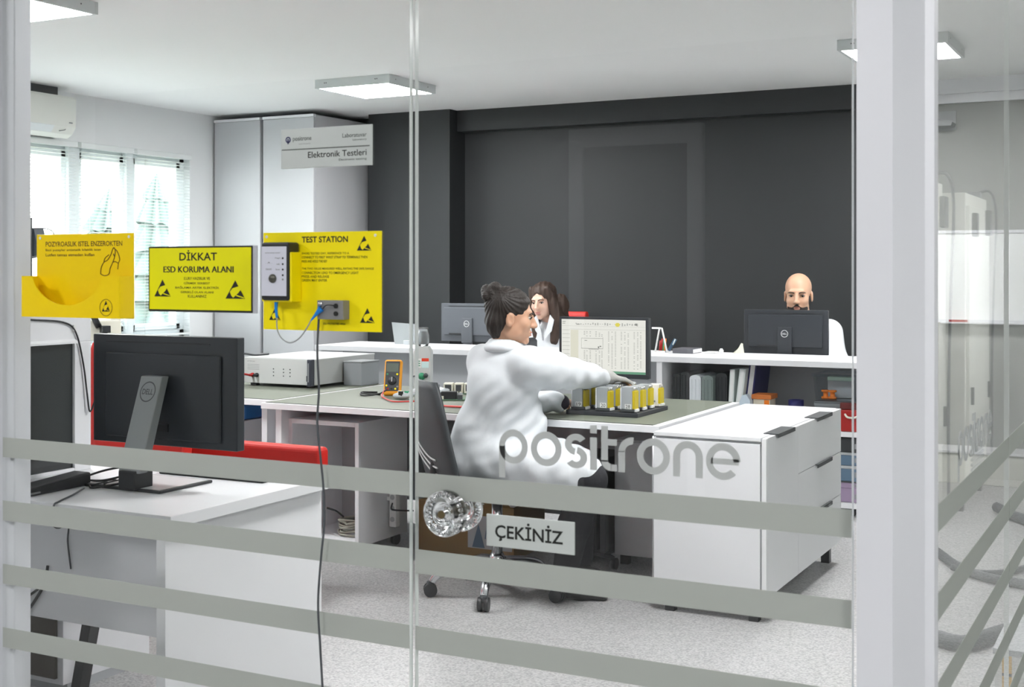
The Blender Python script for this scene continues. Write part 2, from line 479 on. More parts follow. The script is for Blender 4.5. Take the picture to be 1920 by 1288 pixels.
class Blob:
    """Blended solids on a grid, turned into one closed surface (surface nets)."""
    def __init__(s, k=0.02): s.k = k; s.items = []
    def cap(s, p0, r0, p1, r1, k=None, op='add'): s.items.append(('c', v3(p0), r0, v3(p1), r1, k or s.k, op)); return s
    def chain(s, pts, k=None):
        for (a, ra), (b, rb) in zip(pts, pts[1:]): s.cap(a, ra, b, rb, k)
        return s
    def ell(s, c, r, M=None, k=None, op='add'): s.items.append(('e', v3(c), v3(r), np.eye(3) if M is None else np.array(M, float), None, k or s.k, op)); return s
    def half(s, p, nrm, k=0.004): s.items.append(('h', v3(p), v3(nrm) / np.linalg.norm(nrm), None, None, k, 'cut')); return s
    def build(s, h, wob=None):
        lo = np.full(3, 1e9); hi = -lo
        for it in s.items:
            if it[6] != 'add': continue
            if it[0] == 'c':
                r = max(it[2], it[4])
                lo = np.minimum(lo, np.minimum(it[1], it[3]) - r); hi = np.maximum(hi, np.maximum(it[1], it[3]) + r)
            else:
                r = it[2].max(); lo = np.minimum(lo, it[1] - r); hi = np.maximum(hi, it[1] + r)
        lo -= 3 * h; hi += 3 * h
        n = np.ceil((hi - lo) / h).astype(int) + 1
        f = np.full(n, 0.15)
        ax = [lo[i] + h * np.arange(n[i]) for i in range(3)]
        for it in s.items:
            kk = it[5]
            if it[0] == 'c':
                r = max(it[2], it[4]) + kk + 2 * h
                a = np.minimum(it[1], it[3]) - r; b = np.maximum(it[1], it[3]) + r
            elif it[0] == 'e':
                r = it[2].max() + kk + 2 * h
                a = it[1] - r; b = it[1] + r
            else:
                a, b = lo, hi
            i0 = np.clip(np.floor((a - lo) / h).astype(int), 0, n - 1); i1 = np.clip(np.ceil((b - lo) / h).astype(int) + 1, 1, n)
            sl = tuple(slice(i0[i], i1[i]) for i in range(3))
            X = ax[0][sl[0]][:, None, None]; Y = ax[1][sl[1]][None, :, None]; Z = ax[2][sl[2]][None, None, :]
            if it[0] == 'c':
                p, q = it[1], it[3]; d = q - p; L2 = max(d @ d, 1e-12)
                t = np.clip(((X - p[0]) * d[0] + (Y - p[1]) * d[1] + (Z - p[2]) * d[2]) / L2, 0, 1)
                D = np.sqrt((X - p[0] - t * d[0]) ** 2 + (Y - p[1] - t * d[1]) ** 2 + (Z - p[2] - t * d[2]) ** 2) - (it[2] + (it[4] - it[2]) * t)
            elif it[0] == 'e':
                c, r, M = it[1], it[2], it[3]
                x = X - c[0]; y = Y - c[1]; z = Z - c[2]
                u = (M[0][0] * x + M[0][1] * y + M[0][2] * z) / r[0]
                v = (M[1][0] * x + M[1][1] * y + M[1][2] * z) / r[1]
                w = (M[2][0] * x + M[2][1] * y + M[2][2] * z) / r[2]
                q = np.sqrt(u * u + v * v + w * w)
                g = np.sqrt((u / r[0]) ** 2 + (v / r[1]) ** 2 + (w / r[2]) ** 2)
                D = q * (q - 1) / np.maximum(g, 1e-6)
            else:
                D = (X - it[1][0]) * it[2][0] + (Y - it[1][1]) * it[2][1] + (Z - it[1][2]) * it[2][2]
            F = f[sl]
            if it[6] == 'add':
                m = np.maximum(kk - np.abs(F - D), 0) / kk
                f[sl] = np.minimum(F, D) - m * m * kk * 0.25
            else:                           # carve away
                E = -D
                m = np.maximum(kk - np.abs(F - E), 0) / kk
                f[sl] = np.maximum(F, E) + m * m * kk * 0.25
        if wob is not None:
            X, Y, Z = np.meshgrid(*ax, indexing='ij')
            f = f + wob(X, Y, Z)
        return nets(f, lo, h)

def nets(f, lo, h):
    s = f < 0
    c8 = [(i, j, k) for i in (0, 1) for j in (0, 1) for k in (0, 1)]
    n = np.array(f.shape)
    cell = lambda a, o: a[o[0]:n[0] - 1 + o[0], o[1]:n[1] - 1 + o[1], o[2]:n[2] - 1 + o[2]]
    cnt = sum(cell(s, o).astype(np.int8) for o in c8)
    act = (cnt > 0) & (cnt < 8)
    idx = np.full(act.shape, -1, int); na = int(act.sum()); idx[act] = np.arange(na)
    acc = np.zeros((na, 3)); num = np.zeros(na)
    for o in c8:
        for axn in range(3):
            if o[axn]: continue
            e = list(o); e[axn] = 1
            fa = cell(f, o)[act]; fb = cell(f, e)[act]
            m = (fa < 0) != (fb < 0)
            t = fa[m] / (fa[m] - fb[m])
            p = np.tile(np.array(o, float), (len(t), 1)); p[:, axn] += t
            acc[m] += p; num[m] += 1
    vs = (np.argwhere(act) + acc / num[:, None]) * h + lo
    fs = []
    for axn in range(3):
        u, w = [(1, 2), (2, 0), (0, 1)][axn]
        sa = [slice(None)] * 3; sb = [slice(None)] * 3
        sa[axn] = slice(0, -1); sb[axn] = slice(1, None)
        ch = s[tuple(sa)] != s[tuple(sb)]
        inner = [slice(None)] * 3; inner[u] = slice(1, -1); inner[w] = slice(1, -1)
        g = np.zeros_like(ch); g[tuple(inner)] = ch[tuple(inner)]
        ii = np.argwhere(g)
        if not len(ii): continue
        neg = s[tuple(ii.T)]
        def get(du, dw):
            q = ii.copy(); q[:, u] += du; q[:, w] += dw
            return idx[tuple(q.T)]
        a, b, c, d = get(-1, -1), get(0, -1), get(0, 0), get(-1, 0)
        quad = np.stack([a, b, c, d], 1)
        quad[~neg] = quad[~neg][:, ::-1]
        fs.append(quad)
    fs = np.concatenate(fs)
    return vs, fs

def blob_obj(name, bl, h, m, parent, wob=None):
    vs, fs = bl.build(h, wob)
    me = bpy.data.meshes.new(name)
    me.vertices.add(len(vs)); me.vertices.foreach_set('co', vs.ravel())
    me.loops.add(len(fs) * 4); me.loops.foreach_set('vertex_index', fs.ravel().astype(np.int32))
    me.polygons.add(len(fs)); me.polygons.foreach_set('loop_start', np.arange(0, len(fs) * 4, 4, dtype=np.int32))
    me.polygons.foreach_set('use_smooth', np.ones(len(fs), bool))
    me.update(calc_edges=True); me.validate()
    me.materials.append(m)
    return link(bpy.data.objects.new(name, me), parent)

# ================================================================== THE SETTING
def struct(o, label=None):
    o['kind'] = 'structure'
    if label: o['label'] = label
    return o

struct(box('floor', (-7.4, 1.9), (-2.8, 9.35), (-0.12, 0.0), M_FLOOR), 'pale grey speckled floor')
struct(box('ceiling', (-7.4, 1.9), (-2.8, 9.35), (2.70, 2.82), M_CEIL), 'flat white ceiling')
WY0, WY1, WZ0, WZ1 = 5.50, 8.09, 0.86, 2.35
struct(boxes('wall_left', [((-7.4, -7.2), (-2.8, WY0), (0, 2.7)), ((-7.4, -7.2), (WY1, 9.35), (0, 2.7)),
                           ((-7.4, -7.2), (WY0, WY1), (0, WZ0)), ((-7.4, -7.2), (WY0, WY1), (WZ1, 2.7))], M_WALL), 'white wall with the window')
struct(box('wall_back', (-7.2, -2.0), (9.15, 9.35), (0, 2.7), M_DARK), 'charcoal painted back wall')
struct(box('wall_end', (-2.0, 1.9), (9.15, 9.35), (0, 2.7), M_GREYW), 'light grey wall beyond the side glass')
struct(box('wall_right', (1.75, 1.9), (-2.8, 9.15), (0, 2.7), M_GREYW), 'grey corridor side wall')
struct(box('wall_corridor', (-7.2, 1.75), (-2.8, -2.6), (0, 2.7), mat('corridor_grey', rgb(98, 100, 99), 0.7)), 'grey corridor wall')
struct(box('wall_front', (-7.2, -2.62), (2.19, 2.29), (0, 2.7), M_WALL), 'white wall beside the glass partition')
struct(box('pillar', (-5.99, -5.21), (8.90, 9.15), (0, 2.7), M_DARK), 'charcoal pillar on the back wall')
struct(box('ceiling_beam', (-5.21, -2.0), (9.02, 9.15), (2.53, 2.7), M_DARK), 'charcoal beam under the ceiling')
struct(boxes('trim_1', [((-2.0, 1.75), (9.07, 9.15), (2.60, 2.70)), ((-2.0, 1.75), (9.11, 9.15), (2.54, 2.60))], M_WHITE), 'white cornice on the grey wall')
struct(boxes('trim_2', [((-7.2, -7.05), (2.6, 6.56), (2.625, 2.70))], M_DKG), 'dark strip above the air conditioner')

# ---- corridor door behind the camera, mirrored faintly in the glass
d2 = struct(thing('door_2', 'white corridor door in its frame', None, (-2.85, -2.6, 0)))
boxes('door_frame', [((-0.42, -0.33), (0, 0.06), (0, 2.25)), ((0.33, 0.42), (0, 0.06), (0, 2.25)), ((-0.33, 0.33), (0, 0.06), (2.14, 2.25))], M_WHITE, d2, 0.004)
box('door_leaf', (-0.33, 0.33), (0.0, 0.035), (0.01, 2.14), mat('door_grey', rgb(120, 124, 122), 0.5), d2, 0.003)
cyl('door_handle', (0.22, 0.035, 1.02), (0.22, 0.09, 1.02), 0.011, M_CHROME, d2)

# ---- window with frame, panes, sill
w1 = struct(thing('window_1', 'white framed three-part window', None, (-7.2, 6.8, WZ0), world=True))
boxes('window_frame', [((-7.34, -7.26), (WY0, WY1), (WZ1 - 0.07, WZ1)), ((-7.34, -7.26), (WY0, WY1), (WZ0, WZ0 + 0.07)),
                       ((-7.34, -7.26), (WY1 - 0.06, WY1), (WZ0, WZ1)), ((-7.34, -7.26), (WY0, WY0 + 0.06), (WZ0, WZ1))], M_PVC, w1, 0.006)
for ya, yb in ((6.82, 6.93), (7.40, 7.48)):
    box('mullion', (-7.35, -7.22), (ya, yb), (WZ0, WZ1), M_PVC, w1, 0.006)
for ya, yb in ((WY0 + 0.06, 6.82), (6.93, 7.40), (7.48, WY1 - 0.06)):
    s = boxes('sash', [((-7.33, -7.25), (ya, ya + 0.045), (WZ0 + 0.07, WZ1 - 0.07)), ((-7.33, -7.25), (yb - 0.045, yb), (WZ0 + 0.07, WZ1 - 0.07)),
                       ((-7.33, -7.25), (ya, yb), (WZ0 + 0.07, WZ0 + 0.12)), ((-7.33, -7.25), (ya, yb), (WZ1 - 0.12, WZ1 - 0.07))], M_PVC, w1, 0.005)
    box('pane', (-7.298, -7.290), (ya + 0.045, yb - 0.045), (WZ0 + 0.12, WZ1 - 0.12), M_WGLASS, s)
box('window_sill', (-7.25, -7.10), (WY0 - 0.03, WY1 + 0.03), (WZ0 - 0.035, WZ0 + 0.005), M_PVC, w1, 0.004)

def blind(ya, yb, label):
    t = thing('venetian_blind', label, 'blind', (-7.185, (ya + yb) / 2, WZ1 - 0.045), group='blinds on the window', world=True)
    box('head_rail', (-7.205, -7.165), (ya, yb), (WZ1 - 0.045, WZ1 - 0.005), M_SLAT, t, 0.004)
    bm = bmesh.new()
    z = WZ1 - 0.075
    while z > WZ0 + 0.05:
        vs = add_box(bm, (-7.1975, -7.1725), (ya + 0.004, yb - 0.004), (z, z + 0.0012))
        for v in vs: v.co.z += (v.co.x + 7.185) * 0.10
        z -= 0.0245
    tag(from_bm('slats', bm, M_SLAT, t), kind='stuff')
    box('bottom_rail', (-7.198, -7.172), (ya, yb), (WZ0 + 0.025, WZ0 + 0.04), M_SLAT, t, 0.003)
    for y in (ya + 0.09, yb - 0.09):
        tube('ladder_cord', [(-7.171, y, WZ1 - 0.045), (-7.171, y, WZ0 + 0.03)], 0.0012, M_SLAT, t, n=5, sm=False)
blind(WY0 + 0.02, 6.86, 'white venetian blind of the window part nearest the air conditioner')
blind(6.89, 7.43, 'white venetian blind of the middle window part')
blind(7.46, WY1 - 0.01, 'white venetian blind of the window part next to the tall cabinets')

# ---- outdoors: ground and conifers
struct(box('ground_outside', (-60, -7.6), (-20, 50), (-4.2, -4.0), M_LAWN), 'ground outside the window')
def conifer(x, y, top, r, label):
    t = thing('conifer_tree', label, 'tree', (x, y, -4.0), group='conifers outside the window')
    bm = bmesh.new(); n = 11; rnd = random.Random(int(x * 7 + y * 13))
    for i in range(n):
        z0 = (top + 4.0) * (0.08 + 0.92 * i / n); z1 = z0 + (top + 4.0) * 0.16
        rr = r * (1 - i / n) ** 0.9 + 0.12
        ring = []
        m = 22
        for j in range(m):
            a = 2 * math.pi * j / m; q = rr * (1.0 if j % 2 else 0.62) * rnd.uniform(0.85, 1.15)
            ring.append(bm.verts.new((q * math.cos(a), q * math.sin(a), z0 + rnd.uniform(-.15, .05))))
        tip = bm.verts.new((0, 0, min(z1, top + 4.0)))
        for j in range(m): bm.faces.new((ring[j], ring[(j + 1) % m], tip))
    from_bm('foliage', bm, M_TREE, t)
    cyl('trunk', (0, 0, 0), (0, 0, (top + 4) * 0.8), 0.18, M_BROWN, t, r1=0.05, n=10)
conifer(-24.0, 25.7, 4.0, 2.6, 'tall pointed conifer behind the window part next to the tall cabinets')
conifer(-31.0, 31.0, 4.1, 3.4, 'broad conifer behind the middle window part')
conifer(-29.0, 24.3, 3.0, 2.7, 'conifer behind the window part below the air conditioner')

# ================================================================== GLASS PARTITION AND DOOR
GY = 2.236
F0 = GY - 0.006           # outer face of the glass
STR = [0.940 + 0.0 - 0.1565 * i for i in range(6)]     # lower edges of the film stripes
SH = 0.049

LETTERS = 'positrone'
def letter(ch, x0, x1, y):
    """one frosted letter of the logo, outline in the x-z plane; x-height band 1.023 .. 1.089"""
    bm = bmesh.new(); y0, y1 = y - 0.0008, y
    zc, ro, w = 1.056, 0.0335, 0.0135
    cx = (x0 + x1) / 2; sx = (x1 - x0) / (2 * ro)
    B = lambda a, b, c, d: add_box(bm, (a, b), (y0, y1), (c, d))
    if ch == 'p':
        arc_band(bm, cx, zc, ro, ro - w, 0, 360, y0, y1, 36, sx); B(x0, x0 + w, 0.994, zc)
    elif ch == 'o':
        arc_band(bm, cx, zc, ro, ro - w, 0, 360, y0, y1, 36, sx)
    elif ch == 's':
        r = 0.0205; q = (x1 - x0) / (2 * r) * 0.92
        arc_band(bm, cx, zc + 0.0125, r, r - 0.0125, 35, 262, y0, y1, 18, q)
        arc_band(bm, cx, zc - 0.0125, r, r - 0.0125, -145, 82, y0, y1, 18, q)
    elif ch == 'i':
        B(x0, x1, 1.0225, 1.084); B(x0, x1, 1.092, 1.107)
    elif ch == 't':
        B(x0, x0 + w, 1.040, 1.107); B(x0 + w, x1, 1.071, 1.083)
        r = 0.0195
        arc_band(bm, x0 + r, 1.0425, r, r - w, 180, 275, y0, y1, 12); B(x0 + r, x1, 1.023, 1.0355)
    elif ch == 'r':
        B(x0, x0 + w, 1.0225, 1.062)
        r = 0.0285
        arc_band(bm, x0 + r, 1.0605, r, r - w, 85, 180, y0, y1, 12)
    elif ch == 'n':
        r = (x1 - x0) / 2
        B(x0, x0 + w, 1.0225, 1.089 - r); B(x1 - w, x1, 1.0225, 1.089 - r)
        arc_band(bm, cx, 1.089 - r, r, r - w, 0, 180, y0, y1, 20)
    elif ch == 'e':
        arc_band(bm, cx, zc, ro, ro - w, 0, 318, y0, y1, 36, sx); B(x0 + w * .7, x1 - 0.003, zc - 0.0055, zc + 0.0055)
    return bm
LX = [(-1.192, -1.129), (-1.122, -1.056), (-1.051, -1.000), (-0.996, -0.982), (-0.973, -0.941), (-0.938, -0.904), (-0.901, -0.835), (-0.829, -0.772), (-0.766, -0.701)]

d1 = struct(thing('door_1', 'frameless glass door with frosted stripes, logo and round crystal pull', None, (-0.943, GY, 0), world=True))
box('pane', (-1.387, -0.503), (GY - 0.006, GY + 0.006), (0.01, 2.66), M_GLASS, d1)
box('pane_edge', (-1.3872, -1.3862), (GY - 0.006, GY + 0.006), (0.01, 2.66), M_GEDGE, d1)
box('pane_edge', (-0.5035, -0.5025), (GY - 0.006, GY + 0.006), (0.01, 2.66), M_GEDGE, d1)
for z in STR: box('film_stripe', (-1.386, -0.504), (F0 - 0.0006, F0 - 0.0001), (z, z + SH), M_FILM, d1)
for ch, (xa, xb) in zip(LETTERS, LX):
    from_bm('letter', letter(ch, xa, xb, F0 - 0.0002), M_FILM2, d1)
# crystal pull: a thick lens ring on each face around one bolt
def knob(yf, s, name):
    prof = [(0.0085, 0.004), (0.018, 0.004), (0.022, 0.012), (0.041, 0.012), (0.046, 0.017), (0.046, 0.034), (0.041, 0.041), (0.030, 0.043),
            (0.026, 0.038), (0.021, 0.037), (0.017, 0.041), (0.0085, 0.041), (0.0085, 0.004)]
    o = lathe(name, [(r, h * s) for r, h in prof], M_CRYST, d1, 'y', (-1.300, yf, 0.917), n=36)
    # facets cut round the rim
    bm = bmesh.new()
    for i in range(24):
        a = 2 * math.pi * i / 24
        p = Vector((-1.300 + 0.036 * math.cos(a), yf + s * 0.0275, 0.917 + 0.036 * math.sin(a)))
        bmesh.ops.create_icosphere(bm, subdivisions=1, radius=0.0042, matrix=Matrix.Translation(p))
    tag(from_bm('crystal_facets', bm, M_CRYST, o), kind='stuff')
knob(F0 - 0.0008, -1, 'pull_knob'); knob(GY + 0.006, 1, 'pull_knob')
cyl('pull_bolt', (-1.300, F0 - 0.043, 0.917), (-1.300, GY + 0.049, 0.917), 0.0080, mat('bolt_bronze', rgb(96, 84, 58), 0.5, 0.3), d1, n=16)
boxes('hinge_patch', [((-0.60, -0.503), (GY - 0.014, GY - 0.0065), (2.60, 2.66)), ((-0.60, -0.503), (GY - 0.014, GY - 0.0065), (0.01, 0.07))], M_CHROME, d1, 0.002)

gp = struct(thing('glass_partition', 'fixed glass panel left of the glass door with frosted stripes', None, (-1.98, GY, 0), world=True))
box('pane', (-2.586, -1.400), (GY - 0.006, GY + 0.006), (0.0, 2.70), M_GLASS, gp)
box('pane_edge', (-1.4008, -1.3998), (GY - 0.006, GY + 0.006), (0.0, 2.70), M_GEDGE, gp)
for z in STR: box('film_stripe', (-2.584, -1.4005), (F0 - 0.0006, F0 - 0.0001), (z, z + SH), M_FILM, gp)
struct(box('partition_post', (-2.614, -2.560), (GY + 0.0075, GY + 0.06), (0, 2.70), M_ALU, None, 0.003), 'aluminium post at the left end of the glass panel')

struct(prism('corner_post', [(-0.490, 2.205), (-0.430, 2.205), (-0.392, 2.290), (-0.378, 2.300), (-0.378, 2.338), (-0.394, 2.345), (-0.490, 2.345)], 0.0, 2.70, M_ALU, None, 'xy'), 'wide aluminium corner post right of the glass door')
GX = -0.386
sp = struct(thing('side_glass_partition', 'side glass wall right of the corner post with frosted stripes', None, (GX, 5.0, 0), world=True))
for ya, yb in ((2.345, 3.398), (3.404, 5.80), (5.806, 9.15)):
    p = box('pane', (GX - 0.006, GX + 0.006), (ya, yb), (0, 2.70), M_GLASS, sp)
    box('pane_edge', (GX - 0.006, GX + 0.006), (yb - 0.0006, yb + 0.0004), (0, 2.70), M_GEDGE, p)
    for z in STR: box('film_stripe', (GX + 0.0061, GX + 0.0066), (ya, yb), (z, z + SH), M_FILM, sp)
for ch, (xa, xb) in zip(LETTERS, LX):
    bm = letter(ch, xa + 1.192 + 2.575, xb + 1.192 + 2.575, 0.0)
    for v in bm.verts: v.co = Vector((GX + 0.0063 - v.co.y, v.co.x, v.co.z))
    from_bm('letter', bm, M_FILM2, sp)

# ================================================================== SIGNS ON THE GLASS (corridor side)
def esd(parent, cx, cz, w, h, y, bg, ring=False):
    P = lambda l: [(cx + a * w, cz + b * h) for a, b in l]
    flat('warning_triangle', P([(-.5, 0), (.5, 0), (0, .98)]), y, M_INK, parent, 0.0005)
    flat('hand_mark', P([(.175, .66), (-.13, .56), (-.27, .37), (-.20, .16), (-.10, .05), (.04, .18), (.17, .31), (.27, .46), (.36, .50)]), y - 0.0006, bg, parent, 0.0003)
    flat('slash_mark', P([(.07, .20), (.05, .14), (.47, .02), (.50, .05)]), y - 0.0006, bg, parent, 0.0003)

yf = F0 - 0.0012
# -- document bin
t = thing('document_bin', 'yellow plastic bin with a scooped front pocket on the glass', 'document bin', (-2.305, yf, 1.289), world=True)
box('back_plate', (-2.463, -2.150), (yf - 0.003, yf), (1.289, 1.488), M_YELB, t, 0.001)
for x in (-2.450, -2.163):
    cyl('rivet', (x, yf - 0.0045, 1.4795), (x, yf - 0.003, 1.4795), 0.0035, M_PAPER, t, n=12)
yb_ = yf - 0.048
bm = bmesh.new(); cols = []
for i in range(61):
    x = -2.460 + 0.313 * i / 60
    q = (x + 2.312) / 0.112
    zt = 1.388 - (0.068 * math.sqrt(max(0.0, 1 - q * q)) ** 1.2 if abs(q) < 1 else 0.0)
    cols.append([bm.verts.new((x, y, z)) for y in (yb_ - 0.003, yb_) for z in (1.291, zt)])
for a, b in zip(cols, cols[1:]):
    bm.faces.new((a[0], b[0], b[1], a[1])); bm.faces.new((a[2], a[3], b[3], b[2])); bm.faces.new((a[1], b[1], b[3], a[3])); bm.faces.new((a[0], a[2], b[2], b[0]))
bm.faces.new((cols[0][0], cols[0][1], cols[0][3], cols[0][2])); bm.faces.new((cols[-1][0], cols[-1][2], cols[-1][3], cols[-1][1]))
from_bm('pocket_front', bm, M_YELB, t)
prism('pocket_side', [(yb_, 1.291), (yf - 0.003, 1.291), (yf - 0.003, 1.388), (yb_, 1.388)], -2.150, -2.147, M_YELB, t, 'yz')
prism('pocket_side', [(yb_, 1.291), (yf - 0.003, 1.291), (yf - 0.003, 1.388), (yb_, 1.388)], -2.460, -2.457, M_YELB, t, 'yz')
box('pocket_floor', (-2.457, -2.150), (yb_, yf - 0.003), (1.291, 1.294), M_YELB, t)
yt = yf - 0.0034
text('lettering', 'POZYROASLIK ISTEL ENZEROKTEN', -2.432, -2.184, 1.4585, 1.4705, yt, M_BROWNI, t, 0.012)
text('lettering', 'Bazi yuzeyler antistatik bileklik ister', -2.432, -2.250, 1.4460, 1.4530, yt, M_BROWNI, t, 0.01)
text('lettering', 'Lutfen temas etmeden kullan', -2.432, -2.272, 1.4350, 1.4420, yt, M_BROWNI, t, 0.014)
bm = bmesh.new()
def sk(lst):
    add_tube(bm, [(-2.252 + a * 0.001, yt, 1.388 + b * 0.001) for a, b in lst], 0.0010, n=5)
sk([(0, 5), (2, 20), (10, 32), (22, 38), (32, 50), (40, 66), (46, 60), (44, 45), (38, 32), (30, 18), (26, 5), (12, 1), (0, 5)])
sk([(10, 32), (14, 42), (26, 50)]); sk([(40, 66), (52, 58), (60, 40), (56, 30), (54, 16)]); sk([(38, 32), (46, 34), (56, 30)]); sk([(44, 45), (40, 52)])
from_bm('strap_drawing', bm, M_BROWNI, t)
esd(t, -2.187, 1.307, 0.024, 0.025, yb_ - 0.0034, M_YELB)
bm = bmesh.new(); arc_band(bm, -2.187, 1.316, 0.0195, 0.0185, 0, 360, yb_ - 0.0038, yb_ - 0.0032, 32)
from_bm('warning_ring', bm, M_BROWNI, t)

# -- DIKKAT sign
t = thing('warning_sign', 'yellow warning sign reading DİKKAT with black border', 'sign', (-1.953, yf, 1.309), world=True)
box('backing', (-2.103, -1.790), (yf - 0.001, yf), (1.307, 1.456), mat('sign_backing', rgb(184, 188, 196), 0.5), t)
box('border', (-2.104, -1.803), (yf - 0.0022, yf - 0.001), (1.308, 1.4555), M_INK, t, 0.0008)
box('face', (-2.1005, -1.8065), (yf - 0.0028, yf - 0.0022), (1.3125, 1.4520), M_YELT, t)
yt = yf - 0.0031
text('lettering', 'DİKKAT', -2.011, -1.902, 1.4235, 1.4470, yt, M_INK, t, 0.016)
for dx_ in (0.0, 0.0007, 0.0014): text('lettering', 'ESD KORUMA ALANI', -2.0585 + dx_, -1.8560 + dx_, 1.3965, 1.4105, yt - dx_ * 0.05, M_INK, t, 0.0)
for s, a, b, z in (('E.URY HAZIRLIK VE', -1.997, -1.922, 1.3800), ('GİRMEK SERBEST', -1.998, -1.922, 1.3700), ('BAĞLAMA ARTIK ELEKTRİK', -2.023, -1.895, 1.3600), ('GEREKLİ OLAN ALANI', -2.007, -1.912, 1.3500), ('KULLANINIZ', -1.986, -1.932, 1.3400)):
    text('lettering', s, a, b, z, z + 0.0062, yt, mat('sign_ink_soft', rgb(70, 70, 14), 0.6), t, 0.012)
esd(t, -2.061, 1.3420, 0.048, 0.039, yt, M_YELT)
esd(t, -1.850, 1.3390, 0.054, 0.041, yt, M_YELT)

# -- TEST STATION board
t = thing('test_station_board', 'yellow board reading TEST STATION with wrist strap tester and cord', 'test station', (-1.62, yf, 1.273), world=True)
box('board', (-1.772, -1.466), (yf - 0.004, yf), (1.273, 1.483), M_YEL, t, 0.001)
for x, z in ((-1.762, 1.474), (-1.480, 1.474)):
    cyl('screw', (x, yf - 0.0055, z), (x, yf - 0.004, z), 0.0032, M_PAPER, t, n=12)
yt = yf - 0.0044
text('lettering', 'TEST STATION', -1.668, -1.549, 1.4605, 1.4735, yt, M_INK, t, 0.024)
small = mat('sign_ink_faded', rgb(96, 92, 10), 0.6)
for s, a, b, z in (('SHOES TESTED DAY, REFERENCE TO A', -1.668, -1.546, 1.4345), ('CONNECT TO FIRST WRIST STRAP TO TERMINALS THEN', -1.668, -1.500, 1.4265), ('PRESS AND HOLD THE KEY', -1.668, -1.602, 1.4180),
                   ('THE TWO FIELDS MEASURED WELL, RATING THE SAFE RANGE', -1.668, -1.484, 1.4020), ('CONNECTION LEAD TO EMERGENCY LIGHT', -1.668, -1.522, 1.3935), ('PRESS AND RELEASE', -1.668, -1.597, 1.3855), ('GREEN MAY ENTER', -1.668, -1.602, 1.3775)):
    text('lettering', s, a, b, z, z + 0.0052, yt, small, t, 0.012)
text('lettering', 'ESD PROTECTED AREA', -1.612, -1.555, 1.2865, 1.2905, yt, small, t, 0.015)
for cx, cz, w in ((-1.508, 1.4425, 0.036), (-1.500, 1.2920, 0.036), (-1.740, 1.2940, 0.030)):
    esd(t, cx, cz, w, w * 0.86, yt, M_YEL)
ho = box('tester_holder', (-1.748, -1.669), (yf - 0.040, yf - 0.004), (1.334, 1.440), M_YEL, t, 0.003)
dv = box('wrist_tester', (-1.7445, -1.6725), (yf - 0.046, yf - 0.006), (1.337, 1.461), M_BLACK, t, 0.005)
fy = yf - 0.0462
box('face_plate', (-1.7425, -1.6765), (fy - 0.001, fy), (1.347, 1.452), mat('tester_face', rgb(206, 208, 220), 0.4), dv, 0.0004)
lathe('touch_pad', [(0.0, -0.003), (0.009, -0.003), (0.0095, 0.0)], mat('pad_grey', rgb(92, 92, 84), 0.4, 0.5), dv, 'y', (-1.712, fy - 0.001, 1.384), n=20)
for i, z in enumerate((1.427, 1.4145, 1.403, 1.391, 1.382)):
    cyl('indicator', (-1.6855, fy - 0.002, z), (-1.6855, fy - 0.001, z), 0.0021, M_INK if i < 4 else M_SILV, dv, n=10)
text('face_print', 'wrist strap tester', -1.733, -1.692, 1.4365, 1.4400, fy - 0.0012, M_INKG, dv)
for s, a, b, z in (('high', -1.706, -1.691, 1.4255), ('ok', -1.702, -1.693, 1.413), ('low', -1.704, -1.693, 1.4015), ('test', -1.731, -1.715, 1.402), ('. A .', -1.731, -1.714, 1.416)):
    text('face_print', s, a, b, z, z + 0.0035, fy - 0.0012, M_INKG, dv)
cn = box('connector_box', (-1.611, -1.545), (yf - 0.028, yf - 0.004), (1.2985, 1.3385), mat('connector_grey', rgb(126, 126, 126), 0.45), t, 0.0015)
for z in (1.327, 1.311):
    cyl('jack', (-1.562, yf - 0.031, z), (-1.562, yf - 0.028, z), 0.005, M_INK, cn, n=14)
lathe('snap_stud', [(0.0, -0.005), (0.004, -0.005), (0.005, -0.001), (0.006, 0)], M_CHROME, cn, 'y', (-1.602, yf - 0.028, 1.331), n=14)
tube('jumper_lead', [(-1.592, yf - 0.033, 1.321), (-1.582, yf - 0.037, 1.328), (-1.570, yf - 0.036, 1.329), (-1.562, yf - 0.031, 1.327)], 0.0012, M_CABLEB, cn)
tube('blue_clip', [(-1.716, yf - 0.03, 1.337), (-1.716, yf - 0.031, 1.320), (-1.714, yf - 0.031, 1.300)], lambda s: 0.0045 - 0.002 * s, M_BLUEC, t)
tube('blue_clip', [(-1.597, yf - 0.033, 1.321), (-1.606, yf - 0.034, 1.312), (-1.622, yf - 0.034, 1.296)], lambda s: 0.0075 - 0.006 * s, M_BLUEC, t)
tube('test_lead', [(-1.714, yf - 0.031, 1.300), (-1.712, yf - 0.032, 1.275), (-1.700, yf - 0.033, 1.257), (-1.678, yf - 0.034, 1.248), (-1.655, yf - 0.034, 1.256), (-1.636, yf - 0.034, 1.276), (-1.622, yf - 0.034, 1.296)], 0.0015, mat('lead_grey', rgb(150, 154, 154), 0.5), t)
zs = [1.302, 1.23, 1.15, 1.08, 1.01, 0.94, 0.87, 0.80, 0.70, 0.60, 0.50, 0.40, 0.30]
xs = [-1.612, -1.616, -1.612, -1.616, -1.608, -1.600, -1.598, -1.606, -1.614, -1.608, -1.602, -1.606, -1.600]
tube('hanging_lead', [(x, yf - 0.020, z) for x, z in zip(xs, zs)], 0.0024, M_CABLE, t)

